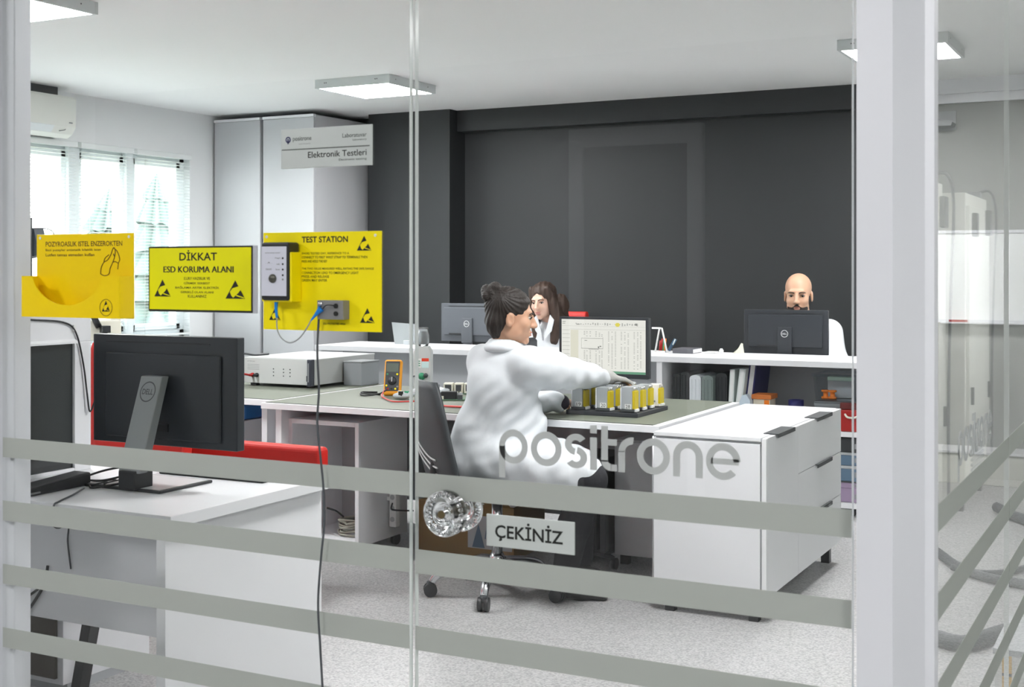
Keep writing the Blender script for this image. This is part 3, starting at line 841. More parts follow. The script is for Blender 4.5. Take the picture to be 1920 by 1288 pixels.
# -- room sign
t = thing('room_sign', 'grey plate sign reading positrone and Elektronik Testleri', 'sign', (-1.606, yf, 1.620), world=True)
box('plate', (-1.724, -1.489), (yf - 0.004, yf), (1.620, 1.705), M_PLATE, t, 0.0008)
yt = yf - 0.0043
bm = bmesh.new(); arc_band(bm, -1.7045, 1.682, 0.0068, 0.0040, 0, 360, yt - 0.0003, yt, 24); add_box(bm, (-1.7062, -1.7030), (yt - 0.0003, yt), (1.673, 1.684))
from_bm('logo_mark', bm, mat('logo_blue', rgb(44, 46, 92), 0.5), t)
text('lettering', 'positrone', -1.692, -1.643, 1.676, 1.688, yt, M_INKG, t, 0.008)
text('lettering', 'ELEKTRONİK', -1.676, -1.645, 1.6705, 1.6735, yt, M_SILV, t)
text('lettering', 'Laboratuvar', -1.563, -1.502, 1.6800, 1.6890, yt, M_INKG, t, 0.006)
text('lettering', 'laboratory', -1.537, -1.502, 1.6715, 1.6765, yt, M_INKG, t, 0.006)
box('rule', (-1.7215, -1.4945), (yt - 0.0003, yt), (1.6595, 1.6615), M_INKG, t)
text('lettering', 'Elektronik Testleri', -1.652, -1.502, 1.6410, 1.6540, yt, M_INK, t, 0.008)
text('lettering', 'Electronic testing', -1.572, -1.502, 1.6305, 1.6365, yt, M_INKG, t, 0.008)

# -- CEKINIZ plate on the door
t = thing('pull_sign', 'small grey plate reading ÇEKİNİZ on the glass door', 'sign', (-1.123, yf, 0.857), world=True)
box('plate', (-1.219, -1.027), (yf - 0.003, yf), (0.857, 0.920), M_PLATE, t, 0.001)
text('lettering', 'ÇEKİNİZ', -1.199, -1.051, 0.8690, 0.9090, yf - 0.0034, M_INK, t, 0.018)

# ================================================================== CEILING PANELS
def panel(x, y, label, m):
    t = thing('ceiling_light', label, 'ceiling light', (x, y, 2.64), group='square ceiling light panels')
    s = 0.3
    boxes('housing', [((-s, s), (-s, -s + 0.02), (0, 0.06)), ((-s, s), (s - 0.02, s), (0, 0.06)), ((-s, -s + 0.02), (-s + .02, s - .02), (0, 0.06)), ((s - 0.02, s), (-s + .02, s - .02), (0, 0.06)),
                      ((-s + .02, s - .02), (-s + .02, s - .02), (0.03, 0.06))], M_FIX, t, 0.002)
    box('diffuser', (-s + 0.02, s - 0.02), (-s + 0.02, s - 0.02), (0.006, 0.012), m, t)
    for sx in (-0.22, 0.19):
        for q in (0, 0.014): cyl('screw', (sx + q, -s - 0.001, 0.034), (sx + q, -s + 0.001, 0.034), 0.004, M_DKG, t, n=8)
        cyl('screw', (s - 0.001, sx, 0.034), (s + 0.001, sx, 0.034), 0.004, M_DKG, t, n=8)
panel(-4.93, 7.42, 'square light panel above the dark pillar and white cabinets', M_PANEL)
panel(-1.42, 7.55, 'square light panel behind the corner post', M_PANEL)
panel(-4.95, 4.28, 'square light panel in the upper left corner of the ceiling', M_PANEL)
panel(-1.42, 4.28, 'square light panel above the drawer cabinet', M_PANEL)
panel(-1.42, -0.6, 'added unseen fill panel in the corridor in front of the glass door', M_FILLC)  # added out of view to light surfaces that face the camera
panel(-3.9, 0.3, 'added unseen fill panel at the left end of the corridor', M_FILLC)  # unseen panel added as frontal fill through the glass
panel(1.1, 0.9, 'added unseen fill panel in the corridor right of the camera', M_FILLC)  # unseen, added to brighten the angled face of the corner post
panel(0.9, 5.6, 'added unseen fill panel in the corridor beside the side glass', M_FILLS)  # added out of view so the corridor beside the glass is lit


# ================================================================== TALL CABINETS, AIR CONDITIONER
def tall_cabinet(x0, x1, label):
    t = thing('tall_cabinet', label, 'cabinet', ((x0 + x1) / 2, 8.75, 0), group='tall white cabinets', world=True)
    boxes('carcass', [((x0, x0 + .02), (8.385, 9.13), (0, 2.655)), ((x1 - .02, x1), (8.385, 9.13), (0, 2.655)), ((x0 + .02, x1 - .02), (9.11, 9.13), (0, 2.655)),
                      ((x0 + .02, x1 - .02), (8.40, 9.11), (2.63, 2.655)), ((x0 + .02, x1 - .02), (8.40, 9.11), (0, 0.08))], M_CAB, t, 0.001)
    box('cabinet_door', (x0 + 0.002, x1 - 0.002), (8.36, 8.382), (0.08, 2.635), M_CAB, t, 0.0015)
    box('top_edge', (x0, x1), (8.352, 8.385), (2.637, 2.658), M_WEDGE, t, 0.001)
tall_cabinet(-7.170, -6.690, 'tall white cabinet against the window wall')
tall_cabinet(-6.662, -6.150, 'tall white cabinet beside the dark pillar')

t = thing('air_conditioner', 'white wall air conditioner above the window', 'air conditioner', (-7.1, 6.2, 2.36), world=True)
prof = [(-7.20, 2.36), (-7.07, 2.345), (-7.02, 2.37), (-6.985, 2.42), (-6.98, 2.62), (-6.99, 2.635), (-7.20, 2.64)]
prism('case', [(a, b) for a, b in prof], 5.72, 6.665, M_AC, t)
box('air_outlet', (-7.038, -7.030), (5.78, 6.45), (2.366, 2.374), M_DKG, t)
prism('outlet_flap', [(-7.026, 2.378), (-7.018, 2.372), (-6.982, 2.418), (-6.988, 2.424)], 5.76, 6.47, M_PVC, t)
box('badge', (-6.981, -6.978), (6.60, 6.63), (2.445, 2.453), M_SILV, t)
tube('display_mark', [(-7.005, 6.53, 2.386), (-6.998, 6.57, 2.395), (-6.994, 6.58, 2.402)], 0.003, M_SILV, t, n=5)

# ================================================================== LOW SHELF PARTITION BEHIND THE DESKS
t = thing('shelf_counter', 'long white shelf counter running between the desks and the back wall', 'counter', (-3.35, 7.6, 0), world=True)
PX0, PX1, PXM = -5.40, -1.28, -2.827
box('counter_top', (PX0, PX1), (7.35, 7.90), (0.845, 0.880), M_WHITE, t, 0.002)
box('end_panel', (PX0 + 0.002, PX0 + 0.05), (7.36, 7.88), (0, 0.845), M_WHITE, t, 0.001)
box('end_panel', (PX1 - 0.05, PX1 - 0.002), (7.36, 7.88), (0, 0.845), M_WHITE, t, 0.001)
box('divider', (PXM - 0.018, PXM + 0.018), (7.36, 7.88), (0.06, 0.845), M_WHITE, t, 0.001)
box('back_panel', (PX0 + 0.05, PXM - 0.018), (7.62, 7.64), (0.06, 0.845), M_GREYL, t)
box('back_panel', (PXM + 0.018, PX1 - 0.05), (7.86, 7.88), (0.06, 0.845), M_GREYL, t)
box('shelf', (PXM + 0.018, PX1 - 0.05), (7.37, 7.86), (0.452, 0.482), M_WEDGE, t, 0.001)
box('shelf', (PX0 + 0.05, PX1 - 0.05), (7.37, 7.86), (0.045, 0.075), M_WEDGE, t, 0.001)
for x in (PX0 + 0.1, -3.9, PXM, -1.68, PX1 - 0.1):
    for y in (7.42, 7.82): box('foot', (x - .025, x + .025), (y - .025, y + .025), (0, 0.045), M_BLACK, t)

SZ = 0.4835
def arched_binder(x0, x1, y0, y1, h, m, label, grp='document binders on the shelf'):
    r = (x1 - x0) / 2; cx = (x0 + x1) / 2
    t = thing('ring_binder', label, 'binder', (cx, (y0 + y1) / 2, SZ), group=grp, world=True)
    pts = [(x0, SZ), (x1, SZ), (x1, SZ + h - r * .6)] + [(cx + r * math.cos(math.pi * i / 10), SZ + h - r * .6 + r * .6 * math.sin(math.pi * i / 10)) for i in range(1, 10)] + [(x0, SZ + h - r * .6)]
    prism('cover', pts, y0, y1, m, t)
    n = max(3, int((x1 - x0) / 0.022))
    for i in range(n):
        xx = x0 + (x1 - x0) * (i + .5) / n
        box('spine_rib', (xx - .004, xx + .004), (y0 - .004, y0 + .001), (SZ + .01, SZ + h - r * .75), m, t, 0.001)
arched_binder(-2.770, -2.722, 7.44, 7.74, 0.285, M_BIND1, 'black ring binder next to the shelf divider')
arched_binder(-2.718, -2.662, 7.44, 7.74, 0.300, M_BIND1, 'black ring binder beside the white binder')
arched_binder(-2.654, -2.582, 7.42, 7.72, 0.285, M_BIND2, 'white ring binder with ribbed spine on the shelf')
arched_binder(-2.576, -2.505, 7.42, 7.74, 0.285, M_BIND3, 'green-grey arched ring binder on the shelf')
arched_binder(-2.500, -2.430, 7.46, 7.74, 0.300, M_BIND1, 'dark ring binder beside the leaning folders')
def leaning(name, x, w, y0, y1, h, lean, m, label, cat, grp=None):
    t = thing(name, label, cat, (x, (y0 + y1) / 2, SZ), group=grp, world=True)
    prism('cover', [(x, SZ), (x + w, SZ), (x + w + lean, SZ + h), (x + lean, SZ + h)], y0, y1, m, t)
    prism('pages', [(x + w * .2, SZ + .004), (x + w * .8, SZ + .004), (x + w * .8 + lean, SZ + h - .004), (x + w * .2 + lean, SZ + h - .004)], y0 - .002, y0 + .001, M_PAPER, t)
leaning('document_folder', -2.420, 0.030, 7.44, 7.72, 0.325, 0.015, M_FOLD, 'pale folder standing beside the dark binder', 'folder', 'pale folders on the shelf')
leaning('document_folder', -2.385, 0.038, 7.44, 7.72, 0.330, 0.040, M_FOLD, 'pale folder leaning on the navy board', 'folder', 'pale folders on the shelf')
leaning('display_board', -2.345, 0.045, 7.50, 7.80, 0.352, 0.042, M_NAVY, 'navy board standing behind the pale folders', 'board')
t = thing('paper_stack', 'crumpled pale blue paper on the shelf beside the navy board', 'paper', (-2.295, 7.45, SZ), world=True)
prism('sheets', [(-2.35, SZ), (-2.25, SZ), (-2.262, SZ + .15), (-2.285, SZ + .185), (-2.31, SZ + .18), (-2.335, SZ + .12)], 7.375, 7.425, mat('paper_blue', rgb(190, 204, 216), 0.7), t)
t = thing('component_box', 'orange and white printed carton on the shelf', 'carton', (-2.20, 7.5, SZ), world=True)
box('carton', (-2.262, -2.160), (7.44, 7.56), (SZ, SZ + .155), mat('carton_white', rgb(214, 206, 186), 0.6), t, 0.002)
box('lid', (-2.270, -2.150), (7.43, 7.57), (SZ + .155, SZ + .182), mat('carton_orange', rgb(190, 108, 46), 0.6), t, 0.002)
box('print', (-2.195, -2.165), (7.4385, 7.441), (SZ + .02, SZ + .15), M_ORANGE, t)
t = thing('tape_roll', 'navy tape roll on the shelf behind the drawer cabinet', 'tape', (-2.02, 7.5, SZ))
lathe('roll', [(0.03, 0), (0.045, 0), (0.045, 0.155), (0.03, 0.155), (0.03, 0)], M_NAVY, t, n=24)

# storage boxes at the right end of the shelves
def crate(name, x0, x1, y0, y1, z0, h, m, label, cat, lid=None, handle=None, grp=None):
    t = thing(name, label, cat, ((x0 + x1) / 2, (y0 + y1) / 2, z0), group=grp, world=True)
    w = 0.004; e = 0.012
    pts = lambda zz, o: [(x0 + o, y0 + o, zz), (x1 - o, y0 + o, zz), (x1 - o, y1 - o, zz), (x0 + o, y1 - o, zz)]
    vs = pts(z0, e) + pts(z0 + h, 0) + pts(z0 + h, w) + pts(z0 + w, e + w)
    fs = [(3, 2, 1, 0)]
    for a, b in ((0, 4), (4, 8), (8, 12)):
        for i in range(4): fs.append((a + i, a + (i + 1) % 4, b + (i + 1) % 4, b + i))
    fs.append((12, 13, 14, 15))
    mesh('tub', vs, fs, m, t)
    boxes('rim', [((x0 - .006, x1 + .006), (y0 - .006, y0 + .002), (z0 + h - .014, z0 + h)), ((x0 - .006, x1 + .006), (y1 - .002, y1 + .006), (z0 + h - .014, z0 + h)),
                  ((x0 - .006, x0 + .002), (y0, y1), (z0 + h - .014, z0 + h)), ((x1 - .002, x1 + .006), (y0, y1), (z0 + h - .014, z0 + h))], m, t)
    if lid: box('lid', (x0 - .004, x1 + .004), (y0 - .004, y1 + .004), (z0 + h, z0 + h + .012), lid, t, 0.003)
    if handle: box('latch', ((x0 + x1) / 2 - .03, (x0 + x1) / 2 + .03), (y0 - .016, y0 - .004), (z0 + h - .035, z0 + h - .002), handle, t, 0.004)
    return t
crate('storage_tub', -1.900, -1.46, 7.42, 7.72, SZ + 0.165, 0.155, M_TUB, 'clear plastic tub with parts on the shelf by the post', 'tub')
for i, (x, m, nm, lb) in enumerate(((-1.845, M_ORANGE, 'orange_spool', 'small orange spool in the clear tub, left one'), (-1.805, M_ORANGE, 'orange_spool', 'small orange spool in the clear tub, right one'))):
    o = thing(nm, lb, 'spool', (x, 7.50, SZ + 0.171), group='spools in the clear tub')
    lathe('spool', [(0.0, 0), (0.024, 0), (0.024, 0.01), (0.014, 0.014), (0.014, 0.036), (0.024, 0.04), (0.024, 0.05), (0.0, 0.05)], m, o, n=20)
o = thing('small_carton', 'pale green printed carton inside the clear tub', 'carton', (-1.78, 7.60, SZ + 0.171))
box('carton', (-.07, .07), (-.03, .03), (0, 0.10), M_GREYL, o, 0.002); box('lid', (-.072, .072), (-.032, .032), (0.10, 0.122), mat('carton_mint', rgb(186, 214, 198), 0.6), o, 0.002)
crate('storage_tub', -1.885, -1.46, 7.42, 7.72, SZ, 0.150, mat('tub_grey', rgb(120, 126, 130), 0.45), 'grey plastic tub with orange latch below the clear tub', 'tub', handle=M_ORANGE, lid=mat('tub_lid', rgb(88, 94, 98), 0.45))
t = thing('tool_case', 'red tool case with cream handles on the shelf by the post', 'tool case', (-1.60, 7.36, SZ - 0.0), world=True)
box('case', (-1.728, -1.40), (7.362, 7.398), (SZ, SZ + 0.125), M_REDP, t, 0.008)
box('case_lid', (-1.730, -1.398), (7.360, 7.399), (SZ + .127, SZ + 0.165), mat('case_dark', rgb(90, 20, 18), 0.45), t, 0.006)
tube('handle', [(-1.70, 7.360, SZ + .10), (-1.68, 7.342, SZ + .085), (-1.64, 7.342, SZ + .085), (-1.62, 7.360, SZ + .10)], 0.006, M_CREAM, t)
def flatbox(name, x0, x1, z0, z1, m, label, cat, lidm=None, grp=None, y0=7.40, y1=7.72):
    t = thing(name, label, cat, ((x0 + x1) / 2, (y0 + y1) / 2, z0), group=grp, world=True)
    hz = z0 + (z1 - z0) * (0.8 if lidm else 1)
    box('body', (x0, x1), (y0, y1), (z0, hz), m, t, 0.003)
    if lidm: box('lid', (x0 - .003, x1 + .003), (y0 - .004, y1 + .002), (hz, z1), lidm, t, 0.003)
    box('label_panel', (x0 + (x1 - x0) * .25, x0 + (x1 - x0) * .6), (y0 - .0015, y0), (z0 + (z1 - z0) * .25, z0 + (z1 - z0) * .6), M_SILV, t)
flatbox('storage_carton', -1.74, -1.40, 0.0765, 0.155, M_PURPLE, 'mauve carton on the lowest shelf by the post', 'carton')
flatbox('storage_carton', -1.74, -1.40, 0.156, 0.195, M_PURPLE, 'mauve carton with dark lid on the lower stack by the post', 'carton', M_DKG)
flatbox('storage_carton', -1.74, -1.40, 0.196, 0.285, M_TEAL, 'blue-grey carton in the middle of the lower stack', 'carton', M_GREYL)
flatbox('storage_carton', -1.74, -1.40, 0.286, 0.36, M_TEAL, 'blue-grey carton near the top of the lower stack', 'carton', M_GREYL)
flatbox('storage_carton', -1.74, -1.40, 0.361, 0.445, M_BIND1, 'black carton on top of the lower stack', 'carton')

# ================================================================== WORK DESKS
DZ = 0.75
def desk(name, x0, x1, y0, y1, label, mat_in, legs, modesty=None):
    t = thing(name, label, 'desk', ((x0 + x1) / 2, (y0 + y1) / 2, 0), world=True)
    box('desktop', (x0, x1), (y0, y1), (DZ - 0.032, DZ - 0.003), M_WHITE, t, 0.0015)
    for a in legs: box('leg_panel', (a, a + 0.035), (y0 + 0.04, y1 - 0.04), (0, DZ - 0.032), M_WHITE, t, 0.001)
    if modesty: box('modesty_panel', (x0 + .04, x1 - .04), (modesty, modesty + 0.018), (0.12, DZ - 0.034), M_GREYL, t)
    if mat_in: box('desk_mat', (x0 + mat_in[0], x1 - mat_in[1]), (y0 + mat_in[2], y1 - .01), (DZ - 0.003, DZ - 0.0002), M_MAT, t, 0.0008)
    if mat_in: boxes('mat_edge', [((x0 + mat_in[0], x1 - mat_in[1]), (y0 + mat_in[2] - .003, y0 + mat_in[2]), (DZ - 0.003, DZ - 0.0008))], M_SEAM, t)
    return t
desk('work_desk', -4.045, -1.945, 5.06, 6.17, 'white work desk with green-grey mat at which the woman with the bun sits', (0.012, 0.035, 0.025), (-3.985,), 6.10)
desk('work_desk', -5.70, -4.06, 5.17, 6.22, 'white work desk with green-grey mat carrying the grey instrument', (0.02, 0.012, 0.03), (-4.16, -5.66), 6.10)

# -- drawer cabinet at the right end
CX0, CX1, CY0, CY1 = -1.930, -1.455, 4.960, 6.215
t = thing('drawer_cabinet', 'long white drawer cabinet on black feet at the end of the desk', 'cabinet', (-1.69, 5.6, 0), world=True)
box('carcass', (CX0, CX1 - 0.022), (CY0 + 0.022, CY1), (0.10, 0.722), M_WHITE, t, 0.001)
box('end_panel', (CX0, CX1 - 0.026), (CY0 + 0.002, CY0 + 0.0215), (0.10, 0.712), M_WHITE, t, 0.001)
box('cabinet_top', (CX0, CX1 - 0.022), (CY0, CY1), (0.7225, 0.738), M_WHITE, t, 0.001)
box('front_rail', (CX1 - 0.018, CX1), (CY0, CY0 + 0.022), (0.10, 0.735), M_WEDGE, t, 0.001)
YD = 5.44
def hnd(par, ya, yb, z):
    boxes('handle', [((CX1 - 0.05, CX1 + 0.012), (ya, yb), (z + 0.001, z + 0.005)), ((CX1 + 0.008, CX1 + 0.012), (ya, yb), (z - 0.012, z + 0.004))], M_DKG, par, 0.0008)
dd = box('cabinet_door', (CX1 - 0.020, CX1), (CY0 + 0.024, YD - 0.0015), (0.10, 0.736), M_WHITE, t, 0.001); hnd(dd, 5.09, 5.35, 0.737)
for za, zb, k in ((0.5315, 0.736, 0), (0.3265, 0.5285, 1), (0.10, 0.3235, 2)):
    dr = box('drawer', (CX1 - 0.020, CX1), (YD + 0.0015, CY1), (za, zb), M_WHITE, t, 0.001); hnd(dr, 5.73, 6.00, zb + 0.001 - (0.0015 if k else 0))
for x in (CX0 + .06, CX1 - .06):
    for y in (CY0 + .045, CY1 - .05): box('foot', (x - .02, x + .02), (y - .02, y + .02), (0, 0.10), M_BLACK, t, 0.001)
t = thing('hanging_tag', 'yellow tag hanging on the left side of the drawer cabinet', 'tag', (-1.936, 5.10, 0.28), world=True)
box('tag', (-1.936, -1.931), (5.05, 5.13), (0.32, 0.41), M_YEL, t, 0.004); box('tag_print', (-1.9368, -1.9355), (5.06, 5.08), (0.34, 0.39), M_INK, t)
for dz, nm in ((0, 'conduit'),):
    t = thing('cable_conduit', 'white cable conduit beside the left side of the drawer cabinet', 'conduit', (-1.952, 5.02, 0.3), world=True)
    for q in (0, 0.012): tube('conduit', [(-1.946 - q, 5.03, 0.12), (-1.946 - q, 5.03, 0.71)], 0.005, M_WEDGE, t, n=8, sm=False)
    lathe('cap', [(0.0, 0.0), (0.018, 0.0), (0.02, 0.012), (0.012, 0.022), (0.0, 0.024)], M_BLACK, t, 'z', (-1.966, 5.03, 0.44), n=16)

# -- open pedestal under the desk
t = thing('open_pedestal', 'white open-front pedestal under the work desk', 'pedestal', (-3.74, 5.36, 0), world=True)
QX0, QX1, QY0, QY1, QZ0, QZ1 = -3.95, -3.53, 5.16, 5.60, 0.06, 0.664
for nm, b in (('side_panel', ((QX0, QX0 + .022), (QY0, QY1), (QZ0, QZ1))), ('side_panel', ((QX1 - .022, QX1), (QY0, QY1), (QZ0, QZ1))), ('top_panel', ((QX0 + .022, QX1 - .022), (QY0, QY1), (QZ1 - .022, QZ1))),
              ('bottom_panel', ((QX0 + .022, QX1 - .022), (QY0, QY1), (QZ0, QZ0 + .022))), ('back_panel', ((QX0 + .022, QX1 - .022), (QY1 - .012, QY1), (QZ0 + .022, QZ1 - .022)))):
    box(nm, *b, M_WHITE if nm != 'back_panel' else M_GREYL, t, 0.001)
for x in (QX0 + .04, QX1 - .04):
    for y in (QY0 + .05, QY1 - .05):
        cyl('caster', (x - .012, y, .03), (x + .012, y, .03), 0.03, M_BLACK, t, n=14)
text('maker_mark', 'Mb', -3.895, -3.872, 0.618, 0.628, QY1 - 0.0125, M_DKG, t)
t = thing('cable_coil', 'tangled beige cable coil inside the open pedestal', 'cable', (-3.68, 5.34, 0.083), world=True)
bm = bmesh.new(); rc = random.Random(3)
for q in range(7):
    pts = []
    a0 = rc.uniform(0, 6)
    for i in range(11):
        a = a0 + 2 * math.pi * i / 10
        pts.append((-3.665 + (0.075 + rc.uniform(-.02, .015)) * math.cos(a), 5.32 + (0.07 + rc.uniform(-.02, .01)) * math.sin(a), 0.092 + q * 0.011 + rc.uniform(-.004, .008)))
    add_tube(bm, pts, 0.006, n=6, k=4)
from_bm('coil', bm, M_CABLEL, t, smooth=True)
tube('loose_end', [(-3.73, 5.32, 0.165), (-3.75, 5.28, 0.20), (-3.79, 5.26, 0.215)], 0.005, M_CABLEB, t)
t = thing('hand_tool', 'blue and red tool leaning in the open pedestal', 'tool', (-3.585, 5.30, 0.083), world=True)
tube('grip', [(-3.62, 5.28, 0.30), (-3.60, 5.28, 0.24)], 0.014, M_NAVY, t); tube('shaft', [(-3.60, 5.28, 0.24), (-3.575, 5.29, 0.10)], 0.012, M_REDP, t)
t = thing('power_strip', 'white power strip hanging beside the pedestal', 'power strip', (-3.49, 5.42, 0.10), world=True)
box('strip_body', (-3.512, -3.472), (5.40, 5.44), (0.12, 0.335), M_PAPER, t, 0.006)
for z in (0.16, 0.215, 0.27): cyl('socket', (-3.492, 5.3985, z), (-3.492, 5.401, z), 0.013, M_GREYL, t, n=16)
tube('cord', [(-3.492, 5.40, 0.24), (-3.47, 5.36, 0.22), (-3.43, 5.37, 0.215), (-3.38, 5.42, 0.21)], 0.004, M_CABLEB, t)
box('hanger', (-3.53, -3.512), (5.41, 5.43), (0.25, 0.27), M_PAPER, t)

# -- cardboard box under the desk
t = thing('cardboard_box', 'brown cardboard box with printed label under the desk', 'box', (-3.12, 5.66, 0), world=True)
box('carton', (-3.40, -2.86), (5.50, 5.84), (0, 0.25), M_CARD, t, 0.002)
prism('flap', [(-3.40, 0.25), (-2.86, 0.25), (-2.87, 0.255), (-3.39, 0.255)], 5.50, 5.66, M_CARD, t)
prism('flap', [(5.50, 0.252), (5.503, 0.25), (5.43, 0.33), (5.427, 0.327)], -3.02, -2.88, M_CARD, t, 'yz')
box('label_panel', (-3.115, -2.87), (5.4982, 5.50), (0.04, 0.20), M_GREYL, t)
flat('warning_triangle', [(-3.09, 0.045), (-3.02, 0.045), (-3.055, 0.16)], 5.4978, M_TEAL, t)
text('box_print', 'AI', -3.02, -2.98, 0.09, 0.18, 5.4975, M_TEAL, t, 0.02)
t = thing('paper_sheet', 'white paper sheet lying on the cardboard box', 'paper', (-2.95, 5.6, 0.256))
mesh('sheet', [(-.09, -.1, 0), (.09, -.1, .0), (.09, .1, .012), (-.09, .1, .004), (-.09, -.1, .002), (.09, -.1, .002), (.09, .1, .014), (-.09, .1, .006)], [(3, 2, 1, 0), (4, 5, 6, 7), (0, 1, 5, 4), (1, 2, 6, 5), (2, 3, 7, 6), (3, 0, 4, 7)], M_PAPER, t)

# -- computer on a wheeled holder under the desk, white side pedestal
t = thing('computer_tower', 'black computer tower on a wheeled grey holder under the desk', 'computer', (-2.50, 5.78, 0), world=True)
box('case', (-2.64, -2.45), (5.56, 5.98), (0.075, 0.50), M_BLACK, t, 0.006)
box('front_grille', (-2.62, -2.47), (5.553, 5.56), (0.12, 0.46), mat('grille_navy', rgb(36, 38, 52), 0.4), t, 0.003)
box('holder_tray', (-2.66, -2.40), (5.54, 6.0), (0.055, 0.073), M_DKG, t, 0.004)
box('holder_post', (-2.435, -2.405), (5.56, 5.60), (0.073, 0.52), M_DKG, t, 0.004)
for x, y in ((-2.63, 5.56), (-2.63, 5.97), (-2.36, 5.56), (-2.42, 5.97)):
    cyl('caster', (x - .012, y, 0.027), (x + .012, y, 0.027), 0.027, M_BLACK, t, n=16)
tube('holder_arm', [(-2.42, 5.56, 0.06), (-2.38, 5.55, 0.06), (-2.36, 5.555, 0.05)], 0.012, M_BLACK, t)
t = thing('side_pedestal', 'pale grey pedestal beside the computer tower under the desk', 'pedestal', (-2.17, 5.85, 0), world=True)
box('body', (-2.395, -1.96), (5.645, 6.08), (0.05, 0.60), M_WHITE, t, 0.002)
box('front_panel', (-2.385, -1.965), (5.632, 5.644), (0.055, 0.59), M_WHITE, t, 0.001)
for x in (-2.36, -1.99): box('foot', (x - .02, x + .02), (5.68, 5.72), (0, 0.05), M_BLACK, t)

# -- under the left desk
t = thing('equipment_cabinet', 'white open cabinet with dark equipment under the left desk', 'cabinet', (-4.78, 5.68, 0), world=True)
for nm, b in (('side_panel', ((-5.20, -5.17), (5.40, 5.95), (0, 0.60))), ('side_panel', ((-4.46, -4.43), (5.40, 5.95), (0, 0.60))), ('top_panel', ((-5.17, -4.46), (5.40, 5.95), (0.575, 0.60))), ('back_panel', ((-5.17, -4.46), (5.93, 5.95), (0, 0.575)))):
    box(nm, *b, M_WHITE, t, 0.002)
for z in (0.2, 0.4): box('shelf', (-5.17, -4.46), (5.42, 5.93), (z, z + .02), M_GREYL, t)
t2 = thing('rack_device', 'dark rack device on the upper shelf under the left desk', 'device', (-4.75, 5.65, 0.421), world=True)
box('case', (-5.05, -4.50), (5.46, 5.85), (0.421, 0.53), M_DKG, t2, 0.004); box('front_panel', (-5.04, -4.51), (5.452, 5.46), (0.43, 0.52), M_SILV, t2, 0.002)
t2 = thing('rack_device', 'dark rack device on the lower shelf under the left desk', 'device', (-4.75, 5.65, 0.221), world=True)
box('case', (-5.05, -4.50), (5.46, 5.85), (0.221, 0.36), M_BLACK, t2, 0.004); box('front_panel', (-5.04, -4.51), (5.452, 5.46), (0.23, 0.35), M_DKG, t2, 0.002)
t = thing('blue_case', 'blue plastic case with yellow label under the left desk', 'case', (-4.65, 5.62, 0.601), world=True)
box('case', (-5.0, -4.44), (5.42, 5.80), (0.601, 0.68), M_BLUE, t, 0.012)
box('case_lid', (-5.0, -4.44), (5.42, 5.80), (0.682, 0.712), M_BLUE, t, 0.01)
box('label_panel', (-4.72, -4.60), (5.414, 5.42), (0.62, 0.70), M_YEL, t); text('label_print', 'ESD', -4.70, -4.64, 0.645, 0.675, 5.4135, M_INK, t)
t = thing('mains_cable', 'thin black cable hanging under the left desk', 'cable', (-4.5, 5.36, 0.3), world=True)
tube('cord', [(-4.56, 5.38, 0.60), (-4.50, 5.36, 0.52), (-4.42, 5.35, 0.40), (-4.34, 5.34, 0.26), (-4.30, 5.33, 0.12)], 0.004, M_CABLEB, t)

# ================================================================== TASK CHAIR OF THE WOMAN WITH THE BUN
t = thing('task_chair', 'black task chair on chrome base in front of the work desk', 'chair', (-2.63, 4.90, 0), math.atan2(0.8, 0.6))
# local: +x is forward
for i in range(5):
    a = R(18 + 72 * i)
    c, s = math.cos(a), math.sin(a)
    lg = tube('base_leg', [(0.03 * c, 0.03 * s, 0.135), (0.16 * c, 0.16 * s, 0.12), (0.25 * c, 0.25 * s, 0.095), (0.285 * c, 0.285 * s, 0.06)], lambda q: 0.027 - 0.011 * q, M_CHROME, t, n=10)
    px_, py_ = 0.29 * c, 0.29 * s
    for q in (-0.014, 0.014):
        cyl('caster_wheel', (px_ - s * (q - .009), py_ + c * (q - .009), 0.029), (px_ - s * (q + .009), py_ + c * (q + .009), 0.029), 0.029, M_BLACK, lg, n=18)
    box('caster_hood', (px_ - .014, px_ + .014), (py_ - .014, py_ + .014), (0.036, 0.066), M_DKG, lg, 0.006)
lathe('hub', [(0.0, 0.09), (0.04, 0.09), (0.045, 0.12), (0.035, 0.16), (0.028, 0.18), (0.0, 0.18)], M_CHROME, t, n=20)
cyl('gas_column', (0, 0, 0.17), (0, 0, 0.44), 0.024, M_CHROME, t)
box('mechanism', (-.10, .10), (-.07, .07), (0.415, 0.455), M_BLACK, t, 0.01)
box('seat', (-.21, .26), (-.215, .215), (0.455, 0.515), M_BLACK, t, 0.026, 4)
tube('back_bracket', [(-.10, 0, 0.43), (-.23, 0, 0.435), (-.29, 0, 0.50), (-.285, 0, 0.62)], 0.022, M_BLACK, t, n=8)
